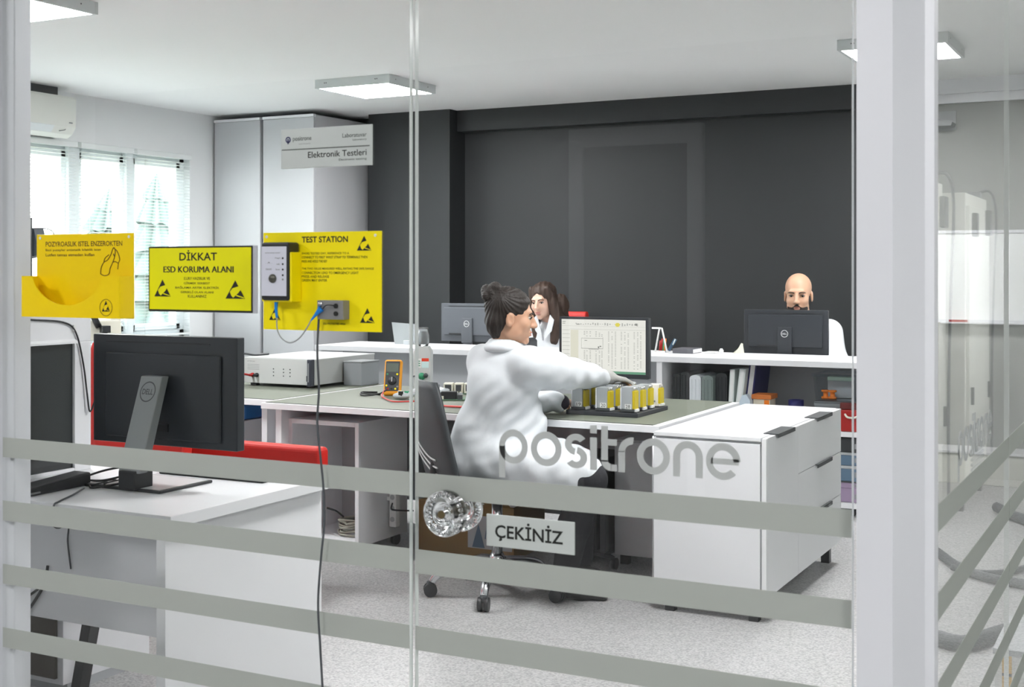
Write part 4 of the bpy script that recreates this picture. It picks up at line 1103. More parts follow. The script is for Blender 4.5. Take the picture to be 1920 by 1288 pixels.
# curved backrest shell
bm = bmesh.new(); nu, nv = 14, 16; G = {}
for sgn in (0, 1):
    for i in range(nu + 1):
        for j in range(nv + 1):
            v = j / nv; u = i / nu * 2 - 1
            z = 0.50 + 0.435 * v
            hw = 0.185 * math.sqrt(max(.05, 1 - ((v - .25) / .86) ** 2))
            y = u * hw
            x = -0.255 - 0.075 * v ** 1.2 + 0.014 * (u * u) - 0.02 * math.sin(v * math.pi) + (0 if sgn else -0.026 * (1 - abs(u) ** 8 * .5))
            G[sgn, i, j] = bm.verts.new((x, y, z))
for i in range(nu):
    for j in range(nv):
        bm.faces.new((G[1, i, j], G[1, i + 1, j], G[1, i + 1, j + 1], G[1, i, j + 1])); bm.faces.new((G[0, i, j], G[0, i, j + 1], G[0, i + 1, j + 1], G[0, i + 1, j]))
for i in range(nu):
    for j, k in ((0, 0), (nv, 0)): bm.faces.new((G[0, i, j], G[0, i + 1, j], G[1, i + 1, j], G[1, i, j]))
for j in range(nv):
    for i in (0, nu): bm.faces.new((G[0, i, j], G[0, i, j + 1], G[1, i, j + 1], G[1, i, j]))
bk = from_bm('backrest', bm, mat('chair_grey_black', rgb(58, 62, 65), 0.5, bump=(260, 0.12)), t, smooth=True)
def on_back(u, v, off=0.004):
    hw = 0.185 * math.sqrt(max(.05, 1 - ((v - .25) / .86) ** 2))
    return (-0.255 - 0.075 * v ** 1.2 + 0.014 * u * u - 0.02 * math.sin(v * math.pi) - 0.026 * (1 - abs(u) ** 8 * .5) - off, u * hw, 0.50 + 0.435 * v)
for k in range(3):
    tube('silver_trim', [on_back(u, 0.46 - k * 0.075 - 0.22 * math.sin(min(1, (0.95 - u) / 1.25) * math.pi / 2), 0.003) for u in (0.92, 0.7, 0.45, 0.2, -0.05, -0.3)], 0.0038, M_INSTRT, bk, n=6)

# red chairs
def red_chair(x, y, rz, top, w, label, seat_z=0.47, th=0.07, back_lo=0.6):
    t = thing('red_chair', label, 'chair', (x, y, 0), rz, group='red upholstered chairs')
    box('seat', (-w / 2, w / 2), (-.24, .22), (seat_z - th, seat_z), M_RED, t, 0.025, 4)
    prism('backrest', [(-.20, back_lo), (-.255, back_lo), (-.30, top - .03), (-.285, top), (-.25, top), (-.235, top - .03)], -w / 2, w / 2, M_RED, t, 'yz', bevel=0.008)
    for sx in (-w / 2 + .04, w / 2 - .04):
        tube('leg', [(sx, -.22, seat_z - th), (sx, -.25, 0.02)], 0.012, M_CHROME, t, sm=False); tube('leg', [(sx, .19, seat_z - th), (sx, .22, 0.02)], 0.012, M_CHROME, t, sm=False)
        tube('back_upright', [(sx, -.22, seat_z - th + .02), (sx, -.24, back_lo + .1)], 0.010, M_CHROME, t, sm=False)
    return t
red_chair(-3.826, 3.75, math.pi, 1.10, 0.54, 'tall red upholstered chair behind the large monitor', back_lo=0.58)
# the low red chair whose padded top shows right of the big monitor
t = thing('red_chair', 'low red chair whose padded top shows right of the large monitor', 'chair', (-3.40, 4.17, 0), 0, group='red upholstered chairs')
box('backrest', (-.46, .385), (-.035, .035), (0.555, 0.700), M_RED, t, 0.02, 4)
box('seat', (-.42, -.04), (0.06, .48), (0.36, 0.43), M_RED, t, 0.025, 4)
for sx in (-.38, -.08):
    tube('back_upright', [(sx, 0.0, 0.02), (sx, 0.0, 0.60)], 0.012, M_CHROME, t, sm=False); tube('leg', [(sx, .44, 0.0), (sx, .42, 0.37)], 0.012, M_CHROME, t, sm=False)
    tube('seat_rail', [(sx, 0.0, 0.36), (sx, .44, 0.36)], 0.010, M_CHROME, t, sm=False)

# ================================================================== FOREGROUND DESK
t = thing('reception_desk', 'white desk close behind the glass carrying the large monitor', 'desk', (-3.3, 2.95, 0), world=True)
EX = -2.37
box('desktop', (-4.3, EX), (2.59, 3.31), (0.717, 0.75), M_WHITE, t, 0.0015)
box('end_panel', (EX - 0.060, EX - 0.028), (2.60, 3.30), (0.0, 0.717), M_WHITE, t, 0.001)
box('end_panel', (-4.28, -4.25), (2.60, 3.30), (0.0, 0.717), M_WHITE, t, 0.001)
box('modesty_panel', (-4.25, EX - 0.060), (2.76, 2.778), (0.36, 0.717), M_WHITE, t)
box('rear_rail', (-4.25, EX - 0.060), (3.24, 3.26), (0.27, 0.36), M_WHITE, t)
t = thing('drawer_pedestal', 'grey drawer pedestal with dark front under the foreground desk', 'pedestal', (-3.5, 3.3, 0), world=True)
box('body', (-3.76, -3.275), (3.07, 3.47), (0.03, 0.60), M_WHITE, t, 0.002)
box('front_panel', (-3.745, -3.300), (3.058, 3.07), (0.05, 0.585), M_BROWN, t, 0.001)
box('base_rail', (-3.75, -3.277), (3.09, 3.46), (0.0, 0.03), M_GREYL, t)
lathe('knob', [(0.0, -0.012), (0.011, -0.012), (0.013, -0.006), (0.006, 0.0)], M_CHROME, t, 'y', (-3.45, 3.057, 0.095), n=14)
t = thing('desk_strut', 'black slanting metal strut under the foreground desk', 'strut', (-3.0, 2.9, 0), world=True)
prism('strut', [(-3.075, 0.0), (-3.038, 0.0), (-2.900, 0.60), (-2.937, 0.60)], 2.89, 2.93, M_BLACK, t)
box('foot_plate', (-3.10, -3.01), (2.86, 2.96), (0, 0.008), M_BLACK, t)
box('top_plate', (-2.96, -2.87), (2.86, 2.96), (0.60, 0.712), M_BLACK, t)

# ================================================================== MONITORS
def dell_ring(parent, cx, cz, r, y, m, face=None):
    bm = bmesh.new(); arc_band(bm, cx, cz, r, r * 0.84, 0, 360, y - 0.0012, y, 32)
    from_bm('logo_ring', bm, m, parent)
    text('logo_letters', 'DELL', cx - r * .66, cx + r * .66, cz - r * .26, cz + r * .26, y - 0.0012, m, parent, 0.02)

# -- large monitor on the foreground desk (its back toward the glass)
t = thing('monitor', 'large black monitor seen from behind on the foreground desk', 'monitor', (-2.7475, 2.98, 0.75), R(0))
W, H, ZB = 0.575, 0.335, 0.118
pn = box('display_panel', (-W / 2, W / 2), (-0.012, 0.022), (ZB, ZB + H), M_MON, t, 0.003)
prism('rear_housing', [(-W * .40, ZB + .02), (W * .40, ZB + .02), (W * .40, ZB + H - .055), (-W * .40, ZB + H - .055)], -0.020, -0.012, M_MON, t, bevel=0.004)
box('vent_slot', (-W * .40, W * .32), (-0.0135, -0.0115), (ZB + H - 0.024, ZB + H - 0.020), M_BLACK, t)
box('screen', (-W / 2 + .008, W / 2 - .008), (0.022, 0.0225), (ZB + .014, ZB + H - .008), M_BLACK, t)
boxes('port_cover', [((-.055, .03), (-0.024, -0.019), (ZB + .045, ZB + .068))], M_BLACK, t)
# stand: slanted neck with the round logo, dark hinge, thin square foot
nk = prism('stand_neck', [(-0.060, ZB + 0.265 - .05), (-0.030, ZB + 0.265 - .05), (-0.120, 0.055), (-0.155, 0.055)], -0.042, 0.042, M_SILV, t, 'yz', bevel=0.003)
bm = bmesh.new()
slope = (0.060 - 0.155) / ((ZB + .215) - 0.055)
def np_(x, s):           # point on the sloped rear face of the neck, s metres below its top
    z = ZB + 0.215 - s; y = -0.060 + (s) * slope - 0.0008
    return Vector((x, y, z))
for i in range(32):
    a0, a1 = 2 * math.pi * i / 32, 2 * math.pi * (i + 1) / 32
    q = []
    for a, rr in ((a0, 0.030), (a1, 0.030), (a1, 0.0265), (a0, 0.0265)):
        q.append(bm.verts.new(np_(rr * math.cos(a), 0.045 - rr * math.sin(a))))
    bm.faces.new(q)
from_bm('logo_ring', bm, M_DKG, nk)
me, co = text_mesh('DELL', 0.02); lo = co.min(0); hi = co.max(0)
for v, c in zip(me.vertices, co):
    v.co = np_(-0.021 + 0.042 * (c[0] - lo[0]) / (hi[0] - lo[0]), 0.053 - 0.016 * (c[1] - lo[1]) / (hi[1] - lo[1]))
me.materials.clear(); me.materials.append(M_DKG); link(bpy.data.objects.new('logo_letters', me), nk)
box('neck_hinge', (-.032, .030), (-0.165, -0.085), (0.008, 0.062), M_BLACK, t, 0.004)
box('foot_plate', (-0.190, 0.112), (-0.145, 0.085), (0.0, 0.009), M_BLACK, t, 0.003)
box('foot_reflection', (-0.180, 0.102), (-0.135, 0.075), (0.009, 0.0098), mat('foot_reflection_paint', rgb(206, 208, 210), 0.3), t)  # pale sheet painting the white reflection on the glossy black foot

def small_monitor(loc, rz, w, h, zb, m, label, lr=0.023):
    t = thing('monitor', label, 'monitor', loc, rz)
    box('display_panel', (-w / 2, w / 2), (-0.010, 0.022), (zb, zb + h), m, t, 0.003)
    prism('rear_housing', [(-w * .44, zb + .045), (w * .44, zb + .045), (w * .44, zb + h - .03), (-w * .44, zb + h - .03)], -0.022, -0.010, m, t, bevel=0.004)
    box('vent_slot', (-w * .36, w * .36), (-0.0115, -0.0095), (zb + h - .022, zb + h - .018), M_BLACK, t)
    box('rear_column', (-.045, .045), (-0.034, -0.021), (zb - .01, zb + h * .62), m, t, 0.004)
    dell_ring(t, 0, zb + h * .47, lr, -0.0345, M_INSTRT)
    box('port_recess', (-w * .34, -.055), (-0.0235, -0.0215), (zb + .048, zb + .060), M_BLACK, t)
    box('screen', (-w / 2 + .008, w / 2 - .008), (0.022, 0.0225), (zb + .012, zb + h - .008), M_BLACK, t)
    box('stand_neck', (-.035, .035), (-0.030, -0.006), (0.01, zb + .05), M_MON2, t, 0.003)
    box('stand_foot', (-.12, .12), (-.10, .08), (0, 0.012), m, t, 0.004)
    return t
# desks behind the counter
def rear_desk(x0, x1, label):
    t = thing('rear_desk', label, 'desk', ((x0 + x1) / 2, 8.2, 0), world=True)
    box('desktop', (x0, x1), (7.91, 8.35), (0.715, 0.74), M_WHITE, t, 0.001)
    for x in (x0 + .03, x1 - .06): box('leg_panel', (x, x + .03), (7.93, 8.33), (0, 0.715), M_WHITE, t)
rear_desk(-5.15, -3.45, 'white desk behind the counter where the long-haired woman sits')
rear_desk(-3.1, -1.4, 'white desk behind the counter where the bald man sits')
small_monitor((-2.226, 8.02, 0.7405), R(2), 0.535, 0.282, 0.130, M_MON, 'black monitor in front of the bald man')
small_monitor((-4.557, 8.06, 0.7405), R(-2), 0.46, 0.275, 0.150, M_MON2, 'grey monitor in front of the long-haired woman')

# -- monitor showing a table on the work desk
t = thing('monitor', 'black framed monitor showing a spreadsheet on the work desk', 'monitor', (-2.545, 5.86, 0.75), R(0))
W, H, ZB = 0.480, 0.300, 0.120
box('display_panel', (-W / 2, W / 2), (-0.004, 0.030), (ZB, ZB + H), M_MON, t, 0.003)
boxes('bezel', [((-W / 2, W / 2), (-0.008, -0.004), (ZB, ZB + .022)), ((-W / 2, W / 2), (-0.008, -0.004), (ZB + H - .012, ZB + H)), ((-W / 2, -W / 2 + .012), (-0.008, -0.004), (ZB + .022, ZB + H - .012)), ((W / 2 - .014, W / 2), (-0.008, -0.004), (ZB + .022, ZB + H - .012))], M_MON, t, 0.001)
SX0, SX1, SZ0, SZ1 = -W / 2 + .012, W / 2 - .014, ZB + .022, ZB + H - .012
sc = box('screen', (SX0, SX1), (-0.0055, -0.004), (SZ0, SZ1), M_SCREEN, t)
def sgeo(name, rects, m):
    bm = bmesh.new()
    for (a, b, c, d) in rects:      # fractions of the screen
        x0 = SX0 + a * (SX1 - SX0); x1 = SX0 + b * (SX1 - SX0); z0 = SZ1 - d * (SZ1 - SZ0); z1 = SZ1 - c * (SZ1 - SZ0)
        bm.faces.new([bm.verts.new(p) for p in ((x0, -0.0057, z0), (x1, -0.0057, z0), (x1, -0.0057, z1), (x0, -0.0057, z1))])
    return tag(from_bm(name, bm, m, sc), kind='stuff')
sgeo('screen_columns', [(0.11, 0.205, .2, .93)], M_SCRB)
rs = random.Random(5); L_ = []
for gx in (0.27, 0.30, 0.34, 0.41, 0.45, 0.48, 0.56, 0.60, 0.64, 0.71, 0.75, 0.79, 0.86, 0.90, 0.935):
    z = 0.22
    while z < 0.90:
        if rs.random() < .8 and not (0.23 < gx < 0.5 and 0.32 < z < 0.56): L_.append((gx, gx + .016, z, z + .012))
        z += 0.028
for i in range(9): L_.append((0.01, 0.10, 0.20 + i * .075, 0.207 + i * .075))
for i in range(26): L_.append((0.17 + i * .029, 0.185 + i * .029, 0.075 + rs.uniform(-.02, .015), 0.095 + rs.uniform(-.01, .02)))
L_.append((0.0, 1.0, 0.125, 0.128)); L_.append((0.1, 1.0, 0.185, 0.189)); L_.append((0.3, 0.305, .93, .94))
sgeo('screen_print', L_, M_SCRT)
sgeo('screen_dialog', [(0.24, 0.50, 0.35, 0.356), (0.24, 0.50, 0.54, 0.548), (0.24, 0.243, 0.35, 0.548), (0.497, 0.50, 0.33, 0.548), (0.28, 0.31, 0.39, 0.40), (0.33, 0.45, 0.555, 0.562), (0.44, 0.455, 0.50, 0.535), (0.46, 0.48, 0.49, 0.51), (0.01, 0.05, 0.04, 0.05), (0.01, 0.045, 0.075, 0.085), (0.18, 0.22, 0.085, 0.10), (0.88, 0.90, 0.06, 0.10)], M_SCRD)
sgeo('screen_mark', [(0.645, 0.70, 0.07, 0.11), (0.655, 0.69, 0.055, 0.125)], M_SCRY)
sgeo('screen_bar', [(0.0, 1.0, .955, 1.0)], M_SCRG)
box('stand_neck', (-.03, .03), (0.02, 0.045), (0.012, ZB + .1), M_MON, t, 0.003); box('stand_foot', (-.11, .11), (-.08, .09), (0, .012), M_MON, t, 0.004)

# ================================================================== ON THE FOREGROUND DESK
t = thing('bench_machine', 'white boxy machine with dark window at the left end of the foreground desk', 'machine', (-3.48, 2.96, 0.75), world=True)
boxes('enclosure', [((-3.80, -3.18), (2.66, 3.10), (1.17, 1.34)), ((-3.80, -3.18), (3.03, 3.10), (0.75, 1.17)), ((-3.80, -3.18), (2.66, 2.72), (0.75, 1.17)), ((-3.80, -3.18), (2.72, 3.03), (0.75, 0.762)), ((-3.80, -3.78), (2.72, 3.03), (0.762, 1.17))], M_WHITE, t, 0.002)
box('window_pane', (-3.195, -3.19), (2.72, 3.03), (0.762, 1.17), mat('smoked_window', rgb(38, 42, 44), 0.12), t)
prism('visor', [(-3.18, 1.171), (-3.165, 1.166), (-3.165, 1.172), (-3.18, 1.18)], 2.72, 3.03, M_WEDGE, t, 'xz')
tube('cord', [(-3.179, 2.70, 1.262), (-3.176, 2.85, 1.248), (-3.176, 2.98, 1.235), (-3.175, 3.03, 1.20), (-3.174, 3.06, 1.10), (-3.172, 3.075, 1.0), (-3.17, 3.085, 0.94), (-3.165, 3.10, 0.97)], 0.0028, M_CABLEB, t)
box('clip', (-3.18, -3.174), (3.02, 3.03), (1.205, 1.225), M_PAPER, t)
t = thing('boom_stand', 'steel pole stand with dark holder on top of the white machine', 'stand', (-3.262, 2.92, 1.34), world=True)
cyl('pole', (-3.262, 2.92, 1.352), (-3.262, 2.92, 1.566), 0.0085, M_SILV, t, n=14)
cyl('pole_cap', (-3.262, 2.92, 1.566), (-3.262, 2.92, 1.570), 0.0088, M_DKG, t, n=14)
lathe('stand_base', [(0.0, 0.0), (0.05, 0.0), (0.05, 0.008), (0.02, 0.012), (0.0, 0.012)], M_DKG, t, 'z', (-3.262, 2.92, 1.34), n=24)
prism('holder_shroud', [(-3.335, 1.435), (-3.225, 1.452), (-3.250, 1.537), (-3.325, 1.535)], 2.925, 2.965, mat('holder_slate', rgb(60, 70, 78), 0.5), t)
tube('wire', [(-3.262, 2.92, 1.535), (-3.22, 2.93, 1.536), (-3.19, 2.94, 1.53), (-3.18, 2.945, 1.515)], 0.0016, M_CABLEB, t)
t = thing('docking_bar', 'black elongated device beside the cables on the foreground desk', 'device', (-2.955, 2.72, 0.75), world=True)
bm = bmesh.new()
vs = add_box(bm, (-3.005, -2.935), (2.585, 2.862), (0.75, 0.790), 0.006)
for v in bm.verts:
    q = (v.co.y - 2.585) / 0.277
    if v.co.z > 0.77: v.co.z -= 0.018 * (1 - q) ** 2
    v.co.x += 0.01 * math.sin(q * math.pi)
from_bm('case', bm, M_BLACK, t)
box('front_badge', (-2.93, -2.9275), (2.62, 2.66), (0.757, 0.762), M_SILV, t)
t = thing('desk_cables', 'bundle of thin black cables beside the monitor foot', 'cable', (-2.88, 2.85, 0.752), world=True)
for i, pp in enumerate(([(-2.955, 2.862, 0.775), (-2.92, 2.90, 0.790), (-2.87, 2.93, 0.80), (-2.82, 2.92, 0.80)], [(-2.955, 2.855, 0.765), (-2.90, 2.875, 0.765), (-2.84, 2.90, 0.78), (-2.81, 2.90, 0.79)],
                        [(-2.95, 2.85, 0.757), (-2.90, 2.82, 0.757), (-2.86, 2.80, 0.757), (-2.81, 2.87, 0.765)], [(-2.93, 2.86, 0.757), (-2.88, 2.90, 0.765), (-2.84, 2.86, 0.77), (-2.86, 2.84, 0.764), (-2.82, 2.88, 0.775)],
                        [(-2.90, 2.83, 0.757), (-2.87, 2.86, 0.765), (-2.85, 2.83, 0.762)])):
    tube('cable', pp, 0.0035 if i < 3 else 0.0022, M_CABLEB, t, n=6)
t = thing('dangling_cable', 'thin dark cable running over the desk edge and down its panel', 'cable', (-2.85, 2.65, 0.5), world=True)
tube('cable', [(-2.90, 2.80, 0.754), (-2.84, 2.70, 0.7535), (-2.79, 2.60, 0.7535), (-2.79, 2.582, 0.745), (-2.80, 2.583, 0.70), (-2.86, 2.66, 0.662), (-2.915, 2.752, 0.648), (-2.919, 2.754, 0.60), (-2.906, 2.754, 0.52)], 0.0026, M_CABLE, t, n=6)
tube('cable', [(-3.00, 2.753, 0.52), (-3.01, 2.753, 0.475), (-3.03, 2.753, 0.44), (-3.09, 2.753, 0.37), (-3.16, 2.77, 0.34)], 0.0045, M_CABLEB, t, n=6)
tube('cable', [(-3.00, 2.752, 0.50), (-3.03, 2.752, 0.455), (-3.09, 2.752, 0.415), (-3.17, 2.752, 0.375)], 0.004, M_CABLEB, t, n=6)
t = thing('keyboard', 'black keyboard behind the large monitor on the foreground desk', 'keyboard', (-2.70, 3.19, 0.75), 0)
box('keyboard_base', (-.21, .21), (-.065, .065), (0, 0.014), M_BLACK, t, 0.003)
bm = bmesh.new()
for r_ in range(5):
    for c_ in range(15): add_box(bm, (-.2 + c_ * .0265, -.2 + c_ * .0265 + .022), (-.055 + r_ * .022, -.055 + r_ * .022 + .018), (.014, .019))
tag(from_bm('keys', bm, M_DKG, t), kind='stuff')

# cream device on a low window bench, seen between bin and monitor
t = thing('window_bench', 'white bench cabinet along the window wall', 'cabinet', (-6.85, 6.6, 0), world=True)
box('body', (-7.19, -6.62), (5.6, 8.0), (0.08, 0.78), M_WHITE, t, 0.002); box('bench_top', (-7.19, -6.60), (5.58, 8.02), (0.78, 0.81), M_WHITE, t, 0.002); box('plinth', (-7.19, -6.68), (5.6, 8.0), (0, 0.08), M_GREYL, t)
for y in (6.2, 6.8, 7.4): box('door_gap', (-6.6215, -6.619), (y, y + .004), (0.1, 0.77), M_SEAM, t)
t = thing('microscope', 'cream bench microscope on the window bench', 'microscope', (-6.80, 6.72, 0.81), R(-25))
box('base', (-.13, .13), (-.16, .16), (0, 0.05), M_CREAM, t, 0.012)
prism('column', [(-.06, .05), (.06, .05), (.04, .26), (-.04, .26)], .06, .13, M_CREAM, t)
prism('body', [(-.16, .10), (.05, .10), (.05, .24), (-.10, .26), (-.16, .22)], -.10, .13, M_CREAM, t, 'xz', bevel=0.008)
cyl('eyepiece', (.07, -.04, .20), (.10, -.10, .30), .022, M_BLACK, t); cyl('objective', (.08, 0, .17), (.08, 0, .07), .02, M_CHROME, t)
box('control_block', (.06, .12), (-.03, .03), (.155, .205), M_BLACK, t, 0.004)

# ================================================================== ON THE WORK DESKS
t = thing('bench_instrument', 'grey rack instrument with dark handles on the left desk', 'instrument', (-4.48, 6.07, DZ), world=True)
IX0, IX1, IY0, IY1, IZ0, IZ1 = -4.745, -4.235, 5.76, 6.36, DZ + .018, DZ + .162
box('case', (IX0 + .012, IX1 - .004), (IY0 + .01, IY1), (IZ0, IZ1 - .006), M_INSTR, t, 0.002)
box('lid', (IX0 + .010, IX1 - .002), (IY0 + .012, IY1 + .002), (IZ1 - .006, IZ1), M_INSTRT, t, 0.002)
box('front_panel', (IX0 + .02, IX1 - .03), (IY0, IY0 + .010), (IZ0, IZ1 - .004), mat('instrument_front', rgb(190, 193, 192), 0.45), t, 0.001)
for x0_, x1_ in ((IX0, IX0 + .02), (IX1 - .03, IX1 - .004)):
    hh = box('handle', (x0_, x1_), (IY0 - .028, IY0 + .008), (IZ0 - .004, IZ1), mat('handle_slate', rgb(52, 56, 66), 0.4), t, 0.004)
    box('handle_slot', (x0_ + .006, x0_ + .014), (IY0 - .0285, IY0 - .0275), (IZ0 + .02, IZ1 - .02), M_SILV, hh)
for x in (IX0 + .06, IX1 - .06):
    for y in (IY0 + .05, IY1 - .06): box('foot', (x - .02, x + .02), (y - .015, y + .015), (DZ, IZ0), M_BLACK, t)
for i, (dx, m) in enumerate(((.085, M_REDP), (.115, M_BLACK))):
    lathe('terminal_post', [(0, -.03), (.008, -.03), (.009, -.012), (.012, -.01), (.012, 0)], m, t, 'y', (IX0 + dx, IY0, IZ0 + .045), n=14)
tube('red_plug', [(IX0 + .085, IY0 - .03, IZ0 + .045), (IX0 + .075, IY0 - .05, IZ0 + .05), (IX0 + .06, IY0 - .055, IZ0 + .052)], 0.006, M_REDP, t)
for gx in (.23, .30, .345):
    for gz in (.045, .065, .083): cyl('front_button', (IX0 + gx, IY0 - .002, IZ0 + gz), (IX0 + gx, IY0, IZ0 + gz), .0035, M_DKG, t, n=8)
text('front_print', 'HV TEST UNIT', IX0 + .045, IX0 + .10, IZ0 + .118, IZ0 + .124, IY0 - .0004, M_INKG, t)
for i in range(4): box('front_print', (IX0 + .045, IX0 + .13), (IY0 - .0006, IY0), (IZ0 + .075 + i * .009, IZ0 + .077 + i * .009), M_SILV, t)
box('power_switch', (IX1 - .052, IX1 - .036), (IY0 - .004, IY0), (IZ0 + .02, IZ0 + .052), M_DKG, t, 0.001)
t = thing('cable_loop', 'dark cable lying on the instrument lid behind the large monitor', 'cable', (-4.75, 5.9, IZ1), world=True)
tube('cable', [(-4.78, 5.72, DZ + .02), (-4.77, 5.73, DZ + .10), (-4.765, 5.78, IZ1 + .012), (-4.72, 5.85, IZ1 + .006), (-4.70, 5.95, IZ1 + .006)], 0.006, M_DKG, t)
t = thing('grey_instrument_box', 'dark grey box standing behind the rack instrument', 'box', (-4.20, 6.1, DZ), world=True)
box('case', (-4.222, -4.10), (6.02, 6.20), (DZ, DZ + .13), mat('box_grey', rgb(134, 138, 142), 0.5), t, 0.004); box('lid', (-4.224, -4.098), (6.018, 6.202), (DZ + .13, DZ + .138), M_SILV, t, 0.002)

# multimeter: tilted back on its stand
t = thing('multimeter', 'yellow-orange cased multimeter standing on the desk mat', 'multimeter', (-3.645, 5.635, DZ), R(20))
bm = bmesh.new(); add_box(bm, (-.046, .046), (-.020, .020), (0, .188), 0.012, 3); bmesh.ops.rotate(bm, verts=bm.verts, cent=(0, 0, 0), matrix=Matrix.Rotation(R(-14), 3, 'X'))
from_bm('rubber_case', bm, mat('meter_orange', rgb(224, 150, 30), 0.5), t)
def tilt(o): o.rotation_euler = (R(-14), 0, 0); return o
tilt(box('face', (-.037, .037), (-.0225, -.019), (.022, .178), M_DKG, t, 0.002))
tilt(box('display', (-.032, .032), (-.0235, -.0222), (.122, .168), M_LCD, t, 0.001))
tilt(lathe('dial', [(0, -.008), (.012, -.008), (.021, -.003), (.023, 0)], M_BLACK, t, 'y', (0, -.0225, .075), n=24))
tilt(box('dial_pointer', (-.002, .002), (-.0312, -.0300), (.070, .094), M_INSTRT, t))
for x, z, m in ((-.026, .110, M_GREEN), (.026, .110, M_YEL), (-.028, .050, M_YEL), (-.02, .033, M_REDP), (0, .033, M_BLACK), (.02, .033, M_YEL), (.03, .045, M_SILV)):
    tilt(cyl('button', (x, -.0245, z), (x, -.0222, z), .0052, m, t, n=10))
tilt(box('rear_stand', (-.03, .03), (.018, .026), (.02, .12), M_DKG, t))
t = thing('test_leads', 'black and red test leads lying around the multimeter', 'test leads', (-3.66, 5.55, DZ), world=True)
tube('black_lead', [(-3.645, 5.585, .785), (-3.66, 5.53, .768), (-3.73, 5.52, .757), (-3.80, 5.57, .757), (-3.83, 5.65, .757), (-3.77, 5.66, .757), (-3.70, 5.60, .757), (-3.76, 5.56, .762), (-3.81, 5.60, .765), (-3.74, 5.64, .765)], 0.0042, M_CABLEB, t)
tube('red_lead', [(-3.66, 5.585, .785), (-3.62, 5.50, .762), (-3.56, 5.44, .757), (-3.48, 5.36, .757), (-3.42, 5.33, .757), (-3.35, 5.40, .757)], 0.0040, M_CABLER, t)
t = thing('wire_pair', 'red wire pair running across the desk behind the task chair', 'wire', (-3.2, 5.4, DZ), world=True)
tube('wire', [(-3.40, 5.55, .775), (-3.33, 5.45, .757), (-3.25, 5.36, .757), (-3.16, 5.27, .757), (-3.02, 5.26, .757), (-2.85, 5.30, .757)], 0.004, M_CABLER, t)
tube('wire', [(-3.41, 5.56, .772), (-3.34, 5.47, .757), (-3.26, 5.39, .757), (-3.17, 5.29, .757), (-3.02, 5.28, .757), (-2.85, 5.33, .757)], 0.004, M_CABLER, t)
t = thing('component_bag', 'clear bag of parts on the desk beside the multimeter', 'bag', (-3.50, 5.50, DZ), world=True)
b_ = Blob(0.01); b_.ell((-3.50, 5.50, DZ + .018), (.05, .035, .017)).ell((-3.47, 5.52, DZ + .026), (.03, .03, .016)); blob_obj('bag', b_, 0.005, M_FROST, t)
for (x, y, m) in ((-3.49, 5.475, M_INK), (-3.47, 5.50, M_GREEN), (-3.51, 5.50, M_CREAM)): box('chip', (x - .01, x + .01), (y - .007, y + .007), (DZ + .02, DZ + .043), m, t)

# upright grey tester with clear hood behind the door edge
t = thing('bench_tester', 'upright grey bench tester with colour label and clear top', 'tester', (-3.63, 5.92, DZ), R(24))
prism('case', [(-.047, 0), (.047, 0), (.047, .215), (.030, .245), (-.030, .245), (-.047, .215)], -.05, .05, mat('tester_grey', rgb(190, 194, 194), 0.4), t, bevel=0.003)
box('label_panel', (-.030, -.004), (-.0515, -.050), (.130, .180), M_PAPER, t); box('label_panel', (-.002, .036), (-.0515, -.050), (.130, .165), mat('label_cyan', rgb(200, 226, 226), 0.5), t); box('label_panel', (-.002, .036), (-.0515, -.050), (.165, .182), mat('label_red', rgb(222, 70, 44), 0.5), t)
for z in (.140, .152, .164): box('label_print', (-.026, -.010), (-.0519, -.0514), (z, z + .005), M_GREEN, t)
lathe('knob', [(0, -.016), (.011, -.016), (.013, 0)], M_DKG, t, 'y', (.020, -.050, .09), n=18); lathe('knob_ring', [(.0, -.002), (.019, -.002), (.020, 0)], M_GREEN, t, 'y', (-.002, -.050, .085), n=20)
tube('lead', [(-.02, -.055, .09), (-.05, -.07, .085), (-.06, -.06, .08)], .004, M_DKG, t)
lathe('clear_hood', [(.026, .245), (.032, .262), (.034, .300), (.026, .325), (.030, .345), (.027, .345), (.023, .325), (.031, .300), (.029, .262), (.026, .245)], M_CLEAR, t, 'z', n=20)

# circuit boards and connectors
t = thing('circuit_board', 'green circuit board with connectors lying on the desk', 'circuit board', (-3.29, 5.61, DZ + .002), R(26))
box('board', (-.10, .10), (-.07, .07), (0, .004), M_PCB, t)
rp = random.Random(9)
for i in range(14):
    x, y = rp.uniform(-.085, .085), rp.uniform(-.06, .06); q = rp.choice([(.012, .012, .016), (.02, .012, .01), (.008, .008, .03), (.024, .016, .022)])
    box('component', (x - q[0] / 2, x + q[0] / 2), (y - q[1] / 2, y + q[1] / 2), (.004, .004 + q[2]), rp.choice([M_BLACK, M_INK, M_SILV, M_CREAM, M_DKG]), t, 0.0008)
box('heat_sink', (-.035, .045), (-.055, -.015), (.004, .042), M_BLACK, t, 0.002)
for x in (-.055, -.045): box('pin', (x - .002, x + .002), (-.03, -.026), (.004, .075), M_CHROME, t)
cyl('capacitor', (.06, -.04, .004), (.06, -.04, .035), .014, M_SILV, t, n=16); cyl('capacitor', (-.07, .04, .004), (-.07, .04, .03), .01, M_DKG, t, n=14)
t = thing('circuit_board', 'cream connector module on the desk behind the green board', 'circuit board', (-3.40, 5.90, DZ + .002), R(24))
box('board', (-.08, .08), (-.05, .05), (0, .004), M_PCB, t)
for x, w in ((-.05, .05), (.005, .045), (.055, .04)):
    box('connector', (x - w / 2, x + w / 2), (-.045, .03), (.004, .055), M_CREAM, t, .002); box('socket', (x - w / 2 + .008, x + w / 2 - .008), (-.0465, -.0445), (.015, .048), M_DKG, t)
